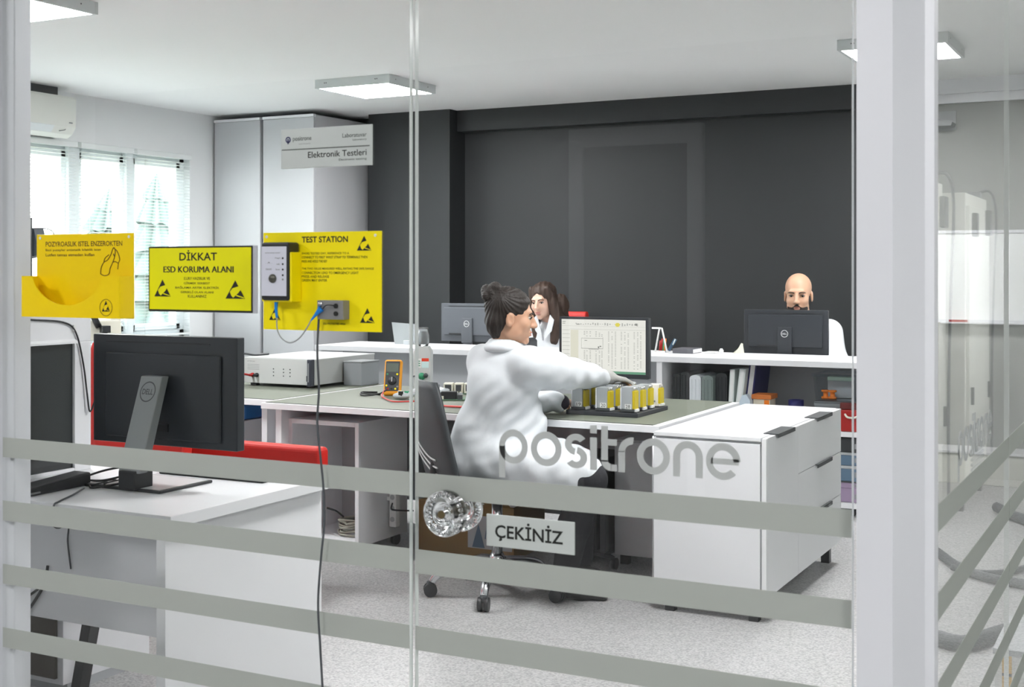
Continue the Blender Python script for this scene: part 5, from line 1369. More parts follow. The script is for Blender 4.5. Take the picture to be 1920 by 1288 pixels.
t = thing('plastic_wrap', 'crumpled clear film on the desk beside the circuit boards', 'film', (-3.46, 5.70, DZ), world=True)
b_ = Blob(0.01); b_.ell((-3.46, 5.70, DZ + .016), (.09, .06, .016)).ell((-3.42, 5.74, DZ + .028), (.05, .05, .018)).ell((-3.52, 5.68, DZ + .02), (.04, .03, .02)); blob_obj('wrap', b_, 0.006, M_FROST, t, lambda X, Y, Z: 0.003 * np.sin(90 * X + 60 * Y) * np.sin(70 * Y - 50 * X))
t = thing('black_probe', 'black probe cable lying behind the bench tester', 'cable', (-3.5, 5.85, DZ), world=True)
tube('probe', [(-3.57, 5.83, DZ + .02), (-3.52, 5.80, DZ + .024), (-3.46, 5.86, DZ + .03), (-3.42, 5.86, DZ + .04)], 0.006, M_CABLEB, t)

# ---- tray with relay modules
t = thing('module_tray', 'charcoal tray holding grey relay modules on the desk', 'tray', (-2.305, 5.47, DZ), world=True)
box('tray_plate', (-2.48, -2.13), (5.28, 5.66), (DZ, DZ + .020), M_TRAY, t, 0.003)
for i in range(4): box('tray_rail', (-2.47, -2.14), (5.295 + i * .093, 5.305 + i * .093), (DZ + .020, DZ + .024), M_DKG, t)
proto = None
NUM = {(0, 0): '19', (1, 0): '20', (2, 0): '28'}
def module(x, y, h, label, num=None, m=None, cream=False):
    t = thing('relay_module', label, 'relay module', (x, y, DZ + .0245), R(0), group='relay modules on the tray')
    w, d = 0.062, 0.058
    mm = M_MODW if cream else M_MOD
    box('housing', (-w / 2 + .006, w / 2 - .006), (-d / 2, d / 2), (.010, h), mm, t, 0.003)
    box('flange', (-w / 2, -w / 2 + .006), (-d / 2, d / 2), (.004, h - .004), M_ALU, t, 0.001)
    box('base_socket', (-w / 2, w / 2 + .004), (-d / 2 - .002, d / 2 + .002), (0, .010), M_DKG if not cream else M_MODW, t, 0.001)
    pr_ = box('terminal_block', (w / 2 - .006, w / 2 + .006), (-d / 2 + .006, d / 2 - .006), (.012, h - .018), M_TERM, t, 0.001)
    for q in (-.016, 0, .016): cyl('pin', (w / 2, q, h - .018), (w / 2, q, h - .002), .0022, M_CHROME, pr_, n=8)
    box('terminal_foot', (w / 2 - .002, w / 2 + .012), (-.02, .02), (0, .012), M_PAPER, t, 0.001)
    if num:
        box('number_label', (-.008, .022), (-d / 2 - .0012, -d / 2), (.012, .034), M_PAPER, t)
        text('number', num, -.004, .018, .015, .031, -d / 2 - .0014, M_INKG, t, 0.01)
    if cream:
        boxes('slot', [((-.018, -.008), (-d / 2 - .001, -d / 2 + .001), (.022, .055)), ((-.018, .014), (-d / 2 - .001, -d / 2 + .001), (.018, .026))], M_SILV, t)
XS = (-2.425, -2.305, -2.185)
module(XS[0], 5.315, 0.104, 'relay module numbered 19 at the left front of the tray', '19')
module(XS[1], 5.315, 0.104, 'relay module numbered 20 in the middle of the tray front', '20')
module(XS[2], 5.315, 0.110, 'relay module numbered 28 at the right front of the tray', '28')
ordn = ('left', 'middle', 'right')
for j, yy in enumerate((5.408, 5.501)):
    for i in range(3):
        module(XS[i], yy, 0.106, 'relay module in the %s row of the tray, %s one' % (('second', 'third')[j], ordn[i]))
module(XS[0], 5.594, 0.106, 'relay module in the last row of the tray, left one')
module(XS[1], 5.594, 0.106, 'relay module in the last row of the tray, touched by the gloved hand')
module(XS[2] + .012, 5.600, 0.100, 'cream relay module with open slot at the far right of the tray', cream=True)

# ================================================================== ON THE COUNTER
CT = 0.8805
t = thing('acrylic_stand', 'clear acrylic sheet stand on the counter', 'stand', (-4.88, 7.70, CT), world=True)
prism('sheet', [(-4.985, 1.035), (-4.79, 1.025), (-4.79, CT), (-4.96, CT)], 7.70, 7.704, mat('acrylic_grey', rgb(172, 178, 180), 0.25, trans=0.3), t)
box('holder', (-4.87, -4.80), (7.67, 7.73), (CT, CT + .03), M_FROST, t, 0.003)
t = thing('pen_holder', 'white frame pen holder with coloured pens on the counter', 'pen holder', (-2.93, 7.72, CT), world=True)
tube('frame', [(-2.985, 7.70, CT + .004), (-2.955, 7.70, 1.035), (-2.94, 7.70, 1.035), (-2.905, 7.70, CT + .004)], 0.006, M_PAPER, t, sm=False)
tube('frame', [(-3.02, 7.74, 1.033), (-2.945, 7.70, 1.034)], 0.006, M_PAPER, t, sm=False)
box('cup', (-2.975, -2.915), (7.69, 7.75), (CT, CT + .01), M_PAPER, t)
for i, (x, m) in enumerate(((-2.962, M_REDP), (-2.95, M_REDP), (-2.938, M_GREEN), (-2.928, M_ORANGE))):
    cyl('pen', (x, 7.72, CT + .01), (x + .004, 7.725, CT + .075 + .012 * (i % 2)), .006, m, t, n=8)
t = thing('glue_stick', 'dark blue marker leaning on the counter beside the pen holder', 'marker', (-2.88, 7.72, CT), world=True)
tube('marker', [(-2.900, 7.72, CT + .012), (-2.855, 7.72, CT + .085)], .011, mat('marker_blue', rgb(50, 84, 110), 0.4), t, sm=False); tube('cap', [(-2.868, 7.705, CT + .05), (-2.852, 7.705, CT + .085)], .004, M_FOLD, t, sm=False)
t = thing('dark_book', 'dark grey book lying on the counter', 'book', (-2.78, 7.75, CT), world=True)
box('cover', (-2.850, -2.715), (7.65, 7.82), (CT, CT + .030), mat('book_grey', rgb(92, 92, 98), 0.5), t, 0.003); box('pages', (-2.846, -2.712), (7.655, 7.815), (CT + .004, CT + .026), M_PAPER, t)
t = thing('adapter_plug', 'small white plug standing on the counter', 'plug', (-2.575, 7.79, CT)); box('body', (-.012, .012), (-.012, .012), (0, .022), M_PAPER, t, .003); box('tip', (-.008, .008), (-.008, .008), (.022, .03), M_PAPER, t, .002)
t = thing('white_pad', 'flat white pad lying on the counter', 'pad', (-2.63, 7.78, CT)); box('pad', (-.04, .03), (-.04, .04), (0, .008), M_PAPER, t, .002); box('top_sheet', (-.038, .028), (-.038, .038), (.008, .010), M_PAPER, t)
t = thing('note_card', 'cream folded note card on the counter beside the black monitor', 'card', (-2.465, 7.82, CT), world=True)
prism('card', [(-2.51, CT), (-2.445, CT), (-2.445, CT + .062), (-2.455, CT + .066), (-2.475, CT + .03)], 7.82, 7.826, mat('card_cream', rgb(222, 224, 206), 0.6), t)
prism('card_fold', [(7.826, CT), (7.86, CT), (7.828, CT + .06), (7.824, CT + .06)], -2.46, -2.447, mat('card_cream', rgb(222, 224, 206), 0.6), t, 'yz')

# counter phone seen between the two women
t = thing('desk_phone', 'dark desk phone on the counter between the two women', 'phone', (-3.90, 7.62, CT), R(8))
prism('body', [(-.08, 0), (.08, 0), (.08, .055), (.06, .075), (-.07, .065)], -.08, .08, M_DKG, t, bevel=.005); box('handset', (-.075, -.03), (-.1, .1), (.072, .10), M_BLACK, t, .01); box('keypad', (-.02, .06), (-.083, -.079), (.012, .045), M_SILV, t)

# ================================================================== FAR RIGHT: TEST CHAMBERS, WHITEBOARD, FLOOR CABLES
def chamber(y0, y1, label):
    t = thing('test_chamber', label, 'test chamber', (0.648, (y0 + y1) / 2, 0), group='test chambers mirrored in the side glass', world=True)
    x0, x1 = 0.348, 0.95
    box('body', (x0, x1), (y0, y1), (0.06, 1.855), M_MACH, t, 0.006)
    box('chamber_door', (x0 - .02, x0), (y0 + .02, y1 - .02), (0.5, 1.78), M_MACH, t, 0.004)
    box('door_handle', (x0 - .05, x0 - .02), (y0 + .10, y0 + .18), (1.60, 1.74), M_DKG, t, .006); box('door_handle', (x0 - .05, x0 - .02), (y1 - .22, y1 - .12), (1.62, 1.78), M_DKG, t, .006)
    box('hinge', (x0 - .035, x0 - .02), (y0 + .06, y0 + .10), (0.62, 0.72), M_DKG, t); box('hinge', (x0 - .035, x0 - .02), (y1 - .1, y1 - .06), (0.60, 0.70), M_DKG, t)
    for i in range(8): box('grille_slat', (x0 - .012, x0), (y0 + .2, y1 - .2), (0.18 + i * .03, 0.195 + i * .03), M_GREYL, t)
    box('cable_gland', (x0 + .02, x0 + .1), (y1 - .14, y1 - .06), (1.855, 1.90), M_SILV, t, .004)
    tube('supply_cable', [(x0 + .05, y1 - .1, 1.89), (x0 - .03, y1 - .06, 1.90), (x0 - .06, y1 - .03, 1.75), (x0 - .05, y1 - .05, 1.3), (x0 - .04, y1 - .06, 0.8), (x0 - .04, y1 - .06, 0.2)], .008, M_CABLE, t)
    for y in (y0 + .06, y1 - .06): box('foot', (x0 + .02, x0 + .08), (y - .03, y + .03), (0, .06), M_BLACK, t)
chamber(6.25, 6.99, 'cream test chamber nearer to the corner post, mirrored in the side glass')
chamber(7.80, 8.70, 'cream test chamber farther from the corner post, mirrored in the side glass')
t = thing('whiteboard', 'white board on the grey wall beyond the side glass', 'whiteboard', (-0.98, 9.14, 1.06), world=True)
BX0, BX1 = -1.505, -0.43
box('board', (BX0, BX1), (9.135, 9.148), (1.07, 1.66), mat('board_gloss', rgb(240, 243, 243), 0.25), t, .001)
boxes('frame', [((BX0 - .015, BX1 + .015), (9.125, 9.149), (1.655, 1.675)), ((BX0 - .015, BX1 + .015), (9.125, 9.149), (1.05, 1.07)), ((BX0 - .015, BX0), (9.125, 9.149), (1.07, 1.655)), ((BX1, BX1 + .015), (9.125, 9.149), (1.07, 1.655))], M_ALU, t)
box('pen_tray', (-1.45, -0.9), (9.07, 9.125), (1.045, 1.055), M_ALU, t); box('marker', (-1.40, -1.28), (9.09, 9.105), (1.055, 1.07), M_REDP, t)
t = thing('low_raceway', 'white low box along the foot of the grey wall', 'raceway', (-0.95, 9.0, 0), world=True)
box('box_body', (-1.50, -0.40), (8.86, 9.14), (0.0, 0.20), M_MACH, t, .004); box('lid', (-1.505, -0.396), (8.85, 9.145), (0.20, 0.215), M_WHITE, t, .002)
t = thing('wall_bracket', 'grey bracket on the grey wall above the test chambers', 'bracket', (-1.45, 9.08, 2.37), world=True)
prism('arm', [(-1.56, 2.375), (-1.37, 2.375), (-1.36, 2.40), (-1.42, 2.41), (-1.56, 2.47)], 8.98, 9.14, M_SILV, t); box('wall_plate', (-1.57, -1.36), (9.14, 9.149), (2.36, 2.49), M_GREYL, t)
def floor_cable(pts, r, label, m=M_CABLE):
    t = thing('floor_cable', label, 'cable', (pts[0][0], pts[0][1], 0), group='cables on the floor beyond the side glass', world=True)
    tube('cable', [(x, y, r) for x, y in pts], r, m, t, n=8); cyl('plug', (pts[-1][0], pts[-1][1], r), (pts[-1][0] + .05, pts[-1][1] + .01, r), r * 1.4, M_CABLEB, t, n=8)
floor_cable([(-1.16, 6.75), (-1.04, 6.50), (-0.94, 6.30), (-0.80, 6.12), (-0.62, 6.05), (-0.45, 6.06)], 0.022, 'thick dark cable on the floor nearest the test chambers')
floor_cable([(-0.95, 6.27), (-0.82, 6.20), (-0.70, 6.30), (-0.56, 6.62), (-0.44, 6.9)], 0.016, 'thin dark cable branching on the floor beyond the side glass')
floor_cable([(-0.90, 5.02), (-0.80, 4.98), (-0.72, 4.95), (-0.66, 5.05), (-0.58, 5.22), (-0.46, 5.35)], 0.03, 'thick grey cable bundle on the floor close to the corner post')
floor_cable([(-0.95, 7.9), (-0.80, 7.62), (-0.66, 7.5), (-0.44, 7.45)], 0.03, 'dark cable on the floor in front of the far test chamber')
t = thing('white_crate', 'white crate with yellow strip label on the floor beyond the side glass', 'crate', (-0.50, 4.75, 0), world=True)
box('crate_body', (-0.555, -0.41), (4.55, 5.0), (0, 0.12), M_PAPER, t, .004); box('lid', (-0.56, -0.405), (4.545, 5.005), (0.12, 0.14), M_GREYL, t, .002)
box('label_strip', (-0.53, -0.50), (4.548, 4.5499), (0.005, 0.118), mat('strip_yellow', rgb(222, 176, 76), 0.5), t); box('label_band', (-0.53, -0.50), (4.5472, 4.5482), (0.05, 0.06), M_DKG, t)

# ================================================================== PEOPLE
def axes(f, tilt=0.0, roll=0.0):
    f = Vector((f[0], f[1], 0)).normalized(); u = Vector((0, 0, 1)); r = f.cross(u)
    q = Matrix.Rotation(-R(tilt), 3, r); f2 = q @ f; u2 = q @ u
    q = Matrix.Rotation(R(roll), 3, f2)
    return q @ r, f2, q @ u2

class Head:
    def __init__(s, c, f, tilt=0, scale=1.0, roll=0.0):
        s.c = Vector(c); s.r, s.f, s.u = axes(f, tilt, roll); s.s = scale
        s.M = np.array([list(s.r), list(s.f), list(s.u)])
    def p(s, x, y, z): return tuple(s.c + (s.r * x + s.f * y + s.u * z) * s.s)
    def e(s, bl, c, r, k=None, op='add'): bl.ell(s.p(*c), [q * s.s for q in r], s.M, k, op)
    def k(s, bl, a, ra, b, rb, k=None, op='add'): bl.cap(s.p(*a), ra * s.s, s.p(*b), rb * s.s, k, op)
    def skull(s, bl, male=False):
        E = lambda *a, **k: s.e(bl, *a, **k); K = lambda *a, **k: s.k(bl, *a, **k)
        E((0, -.018, .036), (.073, .093, .080), k=.02)
        E((0, .030, -.018), (.060, .060, .082), k=.02)
        E((0, .036, -.066), (.050 if not male else .055, .048, .040), k=.02)
        E((0, .076, -.097), (.019, .014, .015), k=.018)
        for q in (-1, 1):
            E((q * .036, .060, -.026), (.024, .022, .024), k=.02)
            E((q * .047, .010, -.062), (.012, .03, .03), k=.02)
        K((-.034, .077, .026), .010, (.034, .077, .026), .010, k=.014)
        for q in (-1, 1): E((q * .031, .093, .004), (.017, .011, .010), k=.008, op='cut')
        K((0, .088, .012), .0075, (0, .108, -.026), .0105, k=.010)
        E((0, .104, -.030), (.014, .012, .009), k=.008)
        for q in (-1, 1): E((q * .011, .097, -.032), (.0075, .009, .0075), k=.006)
        E((0, .090, -.058), (.021, .009, .0058), k=.008); E((0, .088, -.069), (.018, .009, .0062), k=.008)
        E((0, .096, -.0635), (.022, .006, .0014), k=.003, op='cut')
        for q in (-1, 1):
            E((q * .074, -.006, -.014), (.008, .019, .031), k=.008); E((q * .081, -.002, -.012), (.006, .010, .017), k=.004, op='cut')
    def face(s, root, lip, brow, skin, closed=False):
        bt = lambda nm, pts, r, m, par=root: tube(nm, [tuple(Vector(s.p(*p))) for p in pts], r, m, par, n=6)
        for q in (-1, 1):
            b = Blob(.004); s.e(b, (q * .031, .0735, .003), (.0120, .0115, .0085)); eo = blob_obj('eye', b, .0018, M_EYEW if not closed else skin, root)
            if not closed:
                b = Blob(.002); s.e(b, (q * .031, .0825, .0020), (.0058, .0035, .0062)); blob_obj('iris', b, .0012, M_IRIS, eo)
            bt('eyelash', [(q * .018, .0865, .002), (q * .026, .0895, .0075 if not closed else -.001), (q * .036, .0875, .0075 if not closed else -.001), (q * .044, .080, .003)], .0018 * s.s, M_IRIS)
            bt('eyebrow', [(q * .013, .0905, .0195), (q * .026, .0905, .0250), (q * .040, .084, .0240), (q * .049, .075, .018)], lambda t_: (.0032 - .0016 * t_) * s.s, brow)
        b = Blob(.004); s.e(b, (0, .0915, -.0585), (.0205, .0085, .0042)); s.e(b, (0, .0895, -.0690), (.0170, .0085, .0052)); s.e(b, (0, .098, -.0636), (.022, .006, .0012), op='cut', k=.002)
        blob_obj('lips', b, .0018, lip, root)

def hand(bl, wrist, d, n, side, s=1.0, curl=35, spread=1.0, rr=None):
    """wrist, pointing direction d, back-of-hand normal n, side=+1 thumb lies toward d x n ; five fingers with bends"""
    w = Vector(wrist); d = Vector(d).normalized(); n = (Vector(n) - d * Vector(n).dot(d)).normalized(); t = d.cross(n) * side
    P = lambda a, b, c: w + (d * a + t * b + n * c) * s
    bl.cap(P(0, 0, 0), .024 * s, P(.03, .004, 0), .026 * s, .012)
    for b in (-.026, -.009, .009, .026): bl.cap(P(.02, b * .7, 0), .0135 * s, P(.082, b, 0), .0115 * s, .012)
    L = (.062, .074, .082, .072)
    for b, l in zip((-.031, -.0105, .0105, .031), L):
        a1 = R(curl * .55); a2 = R(curl * 1.3); a3 = R(curl * 1.9)
        p = P(.084, b, 0); r0 = .0092 * s
        for seg, ang, q in ((.45, a1, .95), (.32, a2, .88), (.26, a3, .80)):
            st = l * seg * s
            p2 = p + (d * math.cos(ang) - n * math.sin(ang) + t * (b * .8 * spread)).normalized() * st
            bl.cap(p, r0, p2, r0 * .94, .004); p = p2; r0 *= .93
    p0 = P(.022, .026, -.006); p1 = P(.052, .050, -.020); p2 = P(.080, .056, -.034); p3 = P(.100, .050, -.044)
    bl.cap(p0, .0135 * s, p1, .0115 * s, .010); bl.cap(p1, .0105 * s, p2, .0098 * s, .005); bl.cap(p2, .0096 * s, p3, .0082 * s, .005)

def ell_axes(f): r, ff, u = axes(f); return np.array([list(r), list(ff), list(u)])

# ------------------------------------------------------------------ woman with the bun
pw = thing('person', 'seated woman in a white lab coat, dark hair in a bun, reaching over a tray', 'person', (-2.63, 4.92, 0.0), world=True)
hd = Head((-2.552, 4.880, 1.205), (.86, .51), tilt=7, scale=1.0)
TF = (.40, .917); TM = ell_axes(TF)
b = Blob(.02)
hd.skull(b)
b.cap(hd.p(0, -.022, -.06), .050, (-2.588, 4.895, 1.06), .052, .025)
b.cap((-2.588, 4.895, 1.06), .052, (-2.60, 4.90, .98), .08, .04)
b.ell((-2.61, 4.905, .90), (.15, .10, .16), TM, .05); b.cap((-2.62, 4.91, .85), .11, (-2.65, 4.92, .60), .12, .05)
b.chain([((-2.72, 4.96, 1.0), .050), ((-2.66, 5.17, .80), .042), ((-2.50, 5.275, .802), .028)])
b.chain([((-2.45, 4.84, 1.0), .050), ((-2.385, 5.13, .95), .040), ((-2.345, 5.43, .912), .026)])
for hp, kn, an in (((-2.60, 4.84, .585), (-2.145, 4.785, .55), (-2.33, 4.96, .10)), ((-2.60, 5.0, .585), (-2.29, 5.05, .55), (-2.37, 5.20, .10))):
    b.chain([(hp, .075), (kn, .055), (an, .040)])
hand(b, (-2.50, 5.275, .802), (.08, 1, -.03), (0, 0, 1), -1, .92, 40)
hand(b, (-2.345, 5.43, .912), (.62, .74, -.16), (.05, .1, 1), -1, .92, 34)
blob_obj('body', b, .0045, M_SKIN1, pw)
hd.face(pw, M_LIP, M_HAIR1, M_SKIN1)
# glove on the right hand
b = Blob(.008); hand(b, (-2.345, 5.43, .912), (.62, .74, -.16), (.05, .1, 1), -1, 1.02, 34); b.cap((-2.352, 5.41, .913), .031, (-2.335, 5.44, .911), .030, .01)
blob_obj('glove', b, .0032, M_GLOVE, pw)
# coat
b = Blob(.045)
b.ell((-2.605, 4.905, .91), (.185, .130, .175), TM); b.cap((-2.61, 4.91, .86), .145, (-2.655, 4.925, .62), .158)
b.ell((-2.655, 4.92, .60), (.185, .17, .13), TM)
b.cap((-2.735, 4.965, 1.005), .066, (-2.445, 4.838, 1.008), .070); b.cap((-2.59, 4.897, 1.03), .080, (-2.584, 4.893, 1.068), .060)
b.chain([((-2.445, 4.838, 1.000), .080), ((-2.405, 4.99, .970), .080), ((-2.385, 5.13, .948), .066), ((-2.362, 5.30, .926), .052), ((-2.350, 5.40, .914), .037)], .03)
b.chain([((-2.735, 4.97, 1.0), .072), ((-2.665, 5.17, .81), .062), ((-2.52, 5.265, .803), .046)], .03)
b.chain([((-2.60, 4.835, .585), .108), ((-2.36, 4.80, .575), .098), ((-2.165, 4.785, .565), .084)], .04)
b.chain([((-2.60, 5.0, .585), .105), ((-2.44, 5.03, .575), .095), ((-2.32, 5.05, .565), .080)], .04)
b.ell((-2.40, 4.92, .575), (.22, .16, .06)); b.cap((-2.70, 4.88, .72), .115, (-2.72, 4.87, .57), .135)
b.ell((-2.57, 4.94, .72), (.15, .13, .16))
def folds(X, Y, Z):
    a = X * .886 + Y * .463; d = -X * .463 + Y * .886
    q = .64 * a - .76 * Z; s_ = .76 * a + .64 * Z
    body = np.exp(-((Z - .76) / .17) ** 2) * (1 / (1 + np.exp(-(a + .14) * 22)))
    f = -.0042 * body * np.sin(105 * q + 1.8 * np.sin(13 * s_) + 1.2 * np.sin(31 * s_))
    arm = np.exp(-((Y - 5.22) / .16) ** 2)
    f += .0034 * arm * np.sin(75 * (Y * .55 + Z * .9) + 2.0 * np.sin(18 * X + 9 * Z))
    skirt = np.exp(-((Z - .56) / .10) ** 2)
    f += .003 * skirt * np.sin(48 * X + 30 * Z)
    return f + .0012 * np.sin(42 * Z + 30 * a + 16 * d)
blob_obj('lab_coat', b, .006, M_COAT, pw, folds)
# collar folded round the neck
b = Blob(.008); n_ = 22
ring = []
for i in range(n_ + 1):
    a = 2 * math.pi * (i / n_) * .86 + math.pi * .64
    rx = .066 + .006 * math.cos(a); q = axes((.7, .7))
    ring.append(Vector((-2.582, 4.893, 1.083)) + q[0] * (rx * math.cos(a)) + q[1] * (rx * math.sin(a)) + Vector((0, 0, .014 - .030 * max(0, math.sin(a)))))
for p, q in zip(ring, ring[1:]):
    b.cap(p, .010, q, .010); b.cap(p + (p - Vector((-2.582, 4.893, p.z))).normalized() * .014 - Vector((0, 0, .026)), .008, q + (q - Vector((-2.582, 4.893, q.z))).normalized() * .014 - Vector((0, 0, .026)), .008, .03)
blob_obj('coat_collar', b, .004, M_COAT, pw)
# dark cuffs at the left wrist
b = Blob(.006); b.cap((-2.512, 5.268, .803), .036, (-2.498, 5.276, .802), .036); blob_obj('wrist_strap', b, .004, mat('strap_dark', rgb(44, 38, 52), 0.7), pw)
# trousers and shoes
b = Blob(.03)
for kn, an, hp in (((-2.145, 4.785, .548), (-2.33, 4.96, .13), (-2.40, 4.81, .57)), ((-2.29, 5.05, .550), (-2.37, 5.20, .13), (-2.44, 5.03, .57))):
    b.chain([(hp, .080), (kn, .072), ((kn[0] * .5 + an[0] * .5 - .01, kn[1] * .5 + an[1] * .5, .34), .066), (an, .056)])
blob_obj('trousers', b, .008, M_TROU, pw)
for an in ((-2.33, 4.96), (-2.37, 5.20)):
    b = Blob(.02); b.cap((an[0] - .03, an[1], .045), .042, (an[0] + .06, an[1] + .02, .038), .038); b.cap((an[0] + .06, an[1] + .02, .036), .036, (an[0] + .15, an[1] + .05, .028), .028); b.cap((an[0], an[1], .06), .045, (an[0], an[1], .11), .043)
    blob_obj('shoe', b, .006, M_SHOE, pw)
# hair with bun
b = Blob(.016)
hd.e(b, (0, -.020, .044), (.081, .101, .084)); hd.e(b, (0, -.055, -.020), (.070, .056, .066)); hd.e(b, (0, -.048, -.066), (.050, .040, .040))
hd.e(b, (0, .112, -.040), (.090, .094, .112), k=.010, op='cut')
for q in (-1, 1): hd.e(b, (q * .084, .004, -.024), (.030, .030, .042), k=.012, op='cut')
hd.e(b, (0, -.098, .090), (.044, .036, .036), k=.006); hd.e(b, (.010, -.082, .114), (.034, .028, .026), k=.006); hd.e(b, (-.010, -.120, .096), (.034, .022, .028), k=.006); hd.e(b, (.016, -.118, .076), (.028, .020, .024), k=.005)
ho_ = hd
def strands(X, Y, Z):
    x = X - ho_.c.x; y = Y - ho_.c.y; z = Z - ho_.c.z
    a = x * ho_.r.x + y * ho_.r.y + z * ho_.r.z; f_ = x * ho_.f.x + y * ho_.f.y + z * ho_.f.z; u_ = x * ho_.u.x + y * ho_.u.y + z * ho_.u.z
    ang = np.arctan2(u_ - .09, f_ + .07)
    return .0016 * np.sin(ang * 34 + a * 90)
blob_obj('hair', b, .0035, M_HAIR1, pw, strands)

# ------------------------------------------------------------------ woman with long hair
p2 = thing('person', 'long-haired woman in a white coat sitting behind the counter', 'person', (-4.08, 8.43, 0), world=True)
h2 = Head((-4.098, 8.345, 1.182), (-.06, -.998), tilt=10, scale=1.08, roll=4)
b = Blob(.02); h2.skull(b)
b.cap(h2.p(0, -.022, -.06), .050, (-4.07, 8.42, 1.03), .052, .025); b.cap((-4.07, 8.42, 1.03), .055, (-4.07, 8.43, .95), .09, .04)
b.ell((-4.07, 8.43, .88), (.16, .10, .17), None, .05); b.cap((-4.07, 8.44, .80), .11, (-4.07, 8.52, .58), .13, .05)
for q in (-1, 1):
    b.chain([((-4.07 + q * .15, 8.43, .97), .048), ((-4.07 + q * .21, 8.33, .80), .040), ((-4.07 + q * .13, 8.14, .775), .027)])
    hand(b, (-4.07 + q * .13, 8.14, .775), (-q * .1, -1, -.02), (0, 0, 1), -q, .92, 30)
    b.chain([((-4.07 + q * .09, 8.50, .56), .075), ((-4.07 + q * .10, 8.06, .55), .055), ((-4.07 + q * .10, 8.12, .10), .04)])
blob_obj('body', b, .005, M_SKIN2, p2); h2.face(p2, mat('lip_rose', rgb(186, 110, 106), 0.45), M_HAIR2, M_SKIN2)
b = Blob(.04); b.ell((-4.07, 8.43, .88), (.185, .13, .18)); b.cap((-4.07, 8.44, .80), .14, (-4.07, 8.52, .58), .16)
b.cap((-4.07 - .15, 8.43, .985), .062, (-4.07 + .15, 8.43, .985), .062); b.cap((-4.07, 8.43, 1.0), .075, (-4.07, 8.43, 1.045), .062)
for q in (-1, 1): b.chain([((-4.07 + q * .16, 8.43, .97), .068), ((-4.07 + q * .215, 8.33, .80), .056), ((-4.07 + q * .145, 8.17, .785), .044)], .03)
for q in (-1, 1): b.chain([((-4.07 + q * .09, 8.50, .56), .10), ((-4.07 + q * .10, 8.15, .55), .085)])
b.cap((-4.07, 8.31, 1.09), .045, (-4.07, 8.285, .93), .012, .012, 'cut')
blob_obj('lab_coat', b, .008, M_COAT, p2, lambda X, Y, Z: .003 * np.sin(40 * X + 25 * Z))
for q in (-1, 1):
    prism('lapel', [(-4.07 + q * .052, 1.085), (-4.07 + q * .085, 1.05), (-4.07 + q * .065, .97), (-4.07 + q * .006, .90), (-4.07 + q * .018, .96)], 8.285, 8.293, M_COAT, p2)
b = Blob(.02)
h2.e(b, (0, -.022, .046), (.084, .100, .084)); h2.e(b, (0, -.07, -.05), (.085, .05, .09))
h2.k(b, (.060, .030, .085), .024, (.078, .018, -.02), .024); h2.k(b, (.078, .018, -.02), .028, (.080, .02, -.13), .034); h2.k(b, (.080, .02, -.13), .034, (.062, .055, -.25), .020)
h2.k(b, (-.060, .030, .085), .026, (-.082, .018, -.02), .030); h2.k(b, (-.082, .018, -.02), .036, (-.095, .015, -.13), .046); h2.k(b, (-.095, .015, -.13), .046, (-.075, .06, -.26), .030)
h2.e(b, (-.105, -.05, -.04), (.050, .055, .075)); h2.e(b, (.06, -.06, -.12), (.06, .05, .10)); h2.e(b, (-.07, -.06, -.13), (.07, .05, .10))
h2.e(b, (0, .100, -.030), (.060, .080, .098), k=.010, op='cut')
blob_obj('hair', b, .0045, M_HAIR2, p2, lambda X, Y, Z: .0022 * np.sin(170 * X + 8 * Z + 60 * Y))

# ------------------------------------------------------------------ bald man
p3 = thing('person', 'bald bearded man in a white coat looking down behind the black monitor', 'person', (-2.245, 8.46, 0), world=True)
h3 = Head((-2.246, 8.395, 1.246), (.16, -.987), tilt=8, scale=1.17)
b = Blob(.02); h3.skull(b, True)
b.cap(h3.p(0, -.022, -.06), .056, (-2.235, 8.46, 1.07), .060, .025); b.cap((-2.235, 8.46, 1.07), .06, (-2.235, 8.47, .98), .10, .04)
b.ell((-2.235, 8.47, .90), (.18, .115, .18), None, .05); b.cap((-2.235, 8.48, .82), .13, (-2.235, 8.55, .58), .14, .05)
for q in (-1, 1):
    b.chain([((-2.235 + q * .18, 8.46, 1.0), .055), ((-2.235 + q * .25, 8.38, .80), .045), ((-2.235 + q * .15, 8.17, .775), .030)])
    hand(b, (-2.235 + q * .15, 8.17, .775), (-q * .15, -1, -.02), (0, 0, 1), -q, 1.0, 30)
    b.chain([((-2.235 + q * .10, 8.52, .56), .085), ((-2.235 + q * .12, 8.06, .55), .062), ((-2.235 + q * .12, 8.12, .10), .045)])
blob_obj('body', b, .005, M_SKIN3, p3); h3.face(p3, mat('lip_brown', rgb(170, 112, 98), 0.5), M_BEARD, M_SKIN3)
b = Blob(.012)
h3.e(b, (0, .040, -.070), (.0570, .050, .0425)); h3.e(b, (0, .078, -.098), (.024, .018, .020))
for q in (-1, 1): h3.e(b, (q * .055, .012, -.045), (.012, .026, .034))
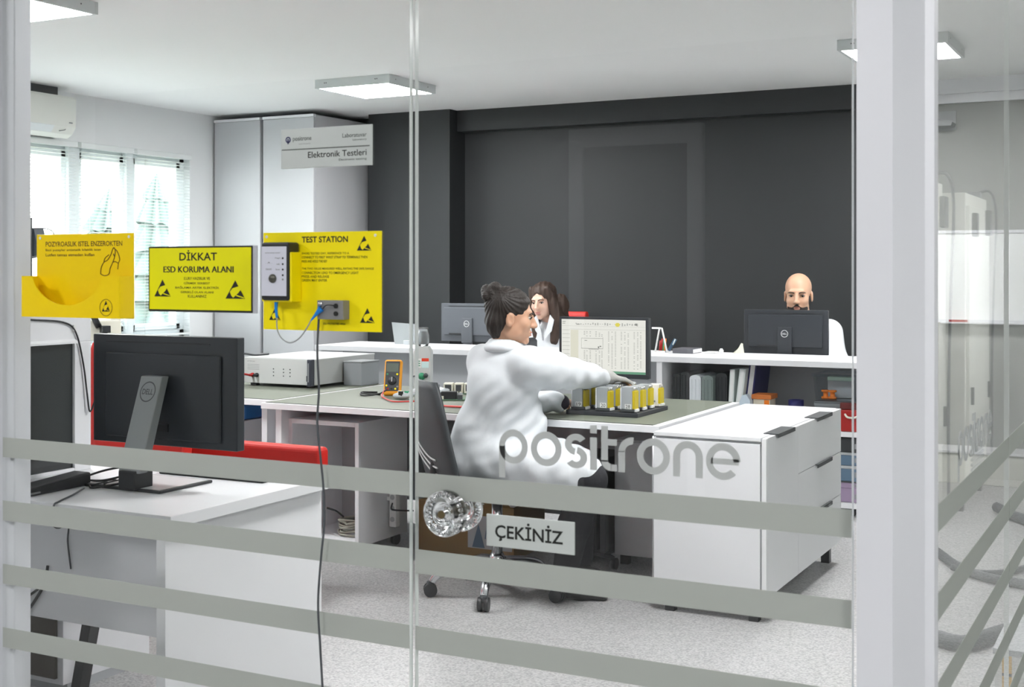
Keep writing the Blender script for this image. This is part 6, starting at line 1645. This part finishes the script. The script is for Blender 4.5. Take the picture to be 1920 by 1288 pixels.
h3.k(b, (-.024, .090, -.058), .0065, (0, .0975, -.0465), .0065, k=.006); h3.k(b, (0, .0975, -.0465), .0065, (.024, .090, -.058), .0065, k=.006)
for q in (-1, 1): h3.e(b, (q * .036, .080, -.022), (.034, .050, .040), k=.008, op='cut')
h3.e(b, (0, .105, -.064), (.022, .016, .011), k=.004, op='cut')
blob_obj('beard', b, .003, M_BEARD, p3)
b = Blob(.04); b.ell((-2.235, 8.47, .90), (.205, .15, .19)); b.cap((-2.235, 8.48, .82), .16, (-2.235, 8.55, .58), .17)
b.cap((-2.235 - .18, 8.46, 1.01), .068, (-2.235 + .18, 8.46, 1.01), .068); b.cap((-2.235, 8.46, 1.03), .082, (-2.235, 8.455, 1.085), .066)
for q in (-1, 1): b.chain([((-2.235 + q * .185, 8.46, 1.0), .075), ((-2.235 + q * .262, 8.38, .80), .062), ((-2.235 + q * .165, 8.20, .785), .048)], .03)
for q in (-1, 1): b.chain([((-2.235 + q * .10, 8.52, .56), .105), ((-2.235 + q * .12, 8.12, .55), .09)])
b.cap((-2.235, 8.31, 1.12), .05, (-2.235, 8.29, .95), .012, .012, 'cut')
blob_obj('lab_coat', b, .008, M_COAT, p3, lambda X, Y, Z: .0035 * np.sin(38 * Z + 20 * X))

# chairs behind the counter
red_chair(-4.215, 8.60, math.pi, 1.092, 0.46, 'red upholstered chair of the long-haired woman')
def black_chair(x, y, label, top):
    t = thing('office_chair', label, 'chair', (x, y, 0), math.pi, group='black chairs behind the counter')
    box('seat', (-.22, .22), (-.20, .22), (0.42, 0.48), M_BLACK, t, .02, 3); box('backrest', (-.21, .21), (-.27, -.225), (0.55, top), M_BLACK, t, .016, 3)
    cyl('column', (0, 0, .08), (0, 0, .42), .025, M_BLACK, t); box('back_bracket', (-.03, .03), (-.24, -.20), (.44, .60), M_BLACK, t)
    for i in range(5):
        a = R(72 * i); tube('base_leg', [(0, 0, .10), (.28 * math.cos(a), .28 * math.sin(a), .035)], .016, M_BLACK, t, sm=False)
black_chair(-1.76, 8.62, 'black office chair right of the bald man', 0.965)
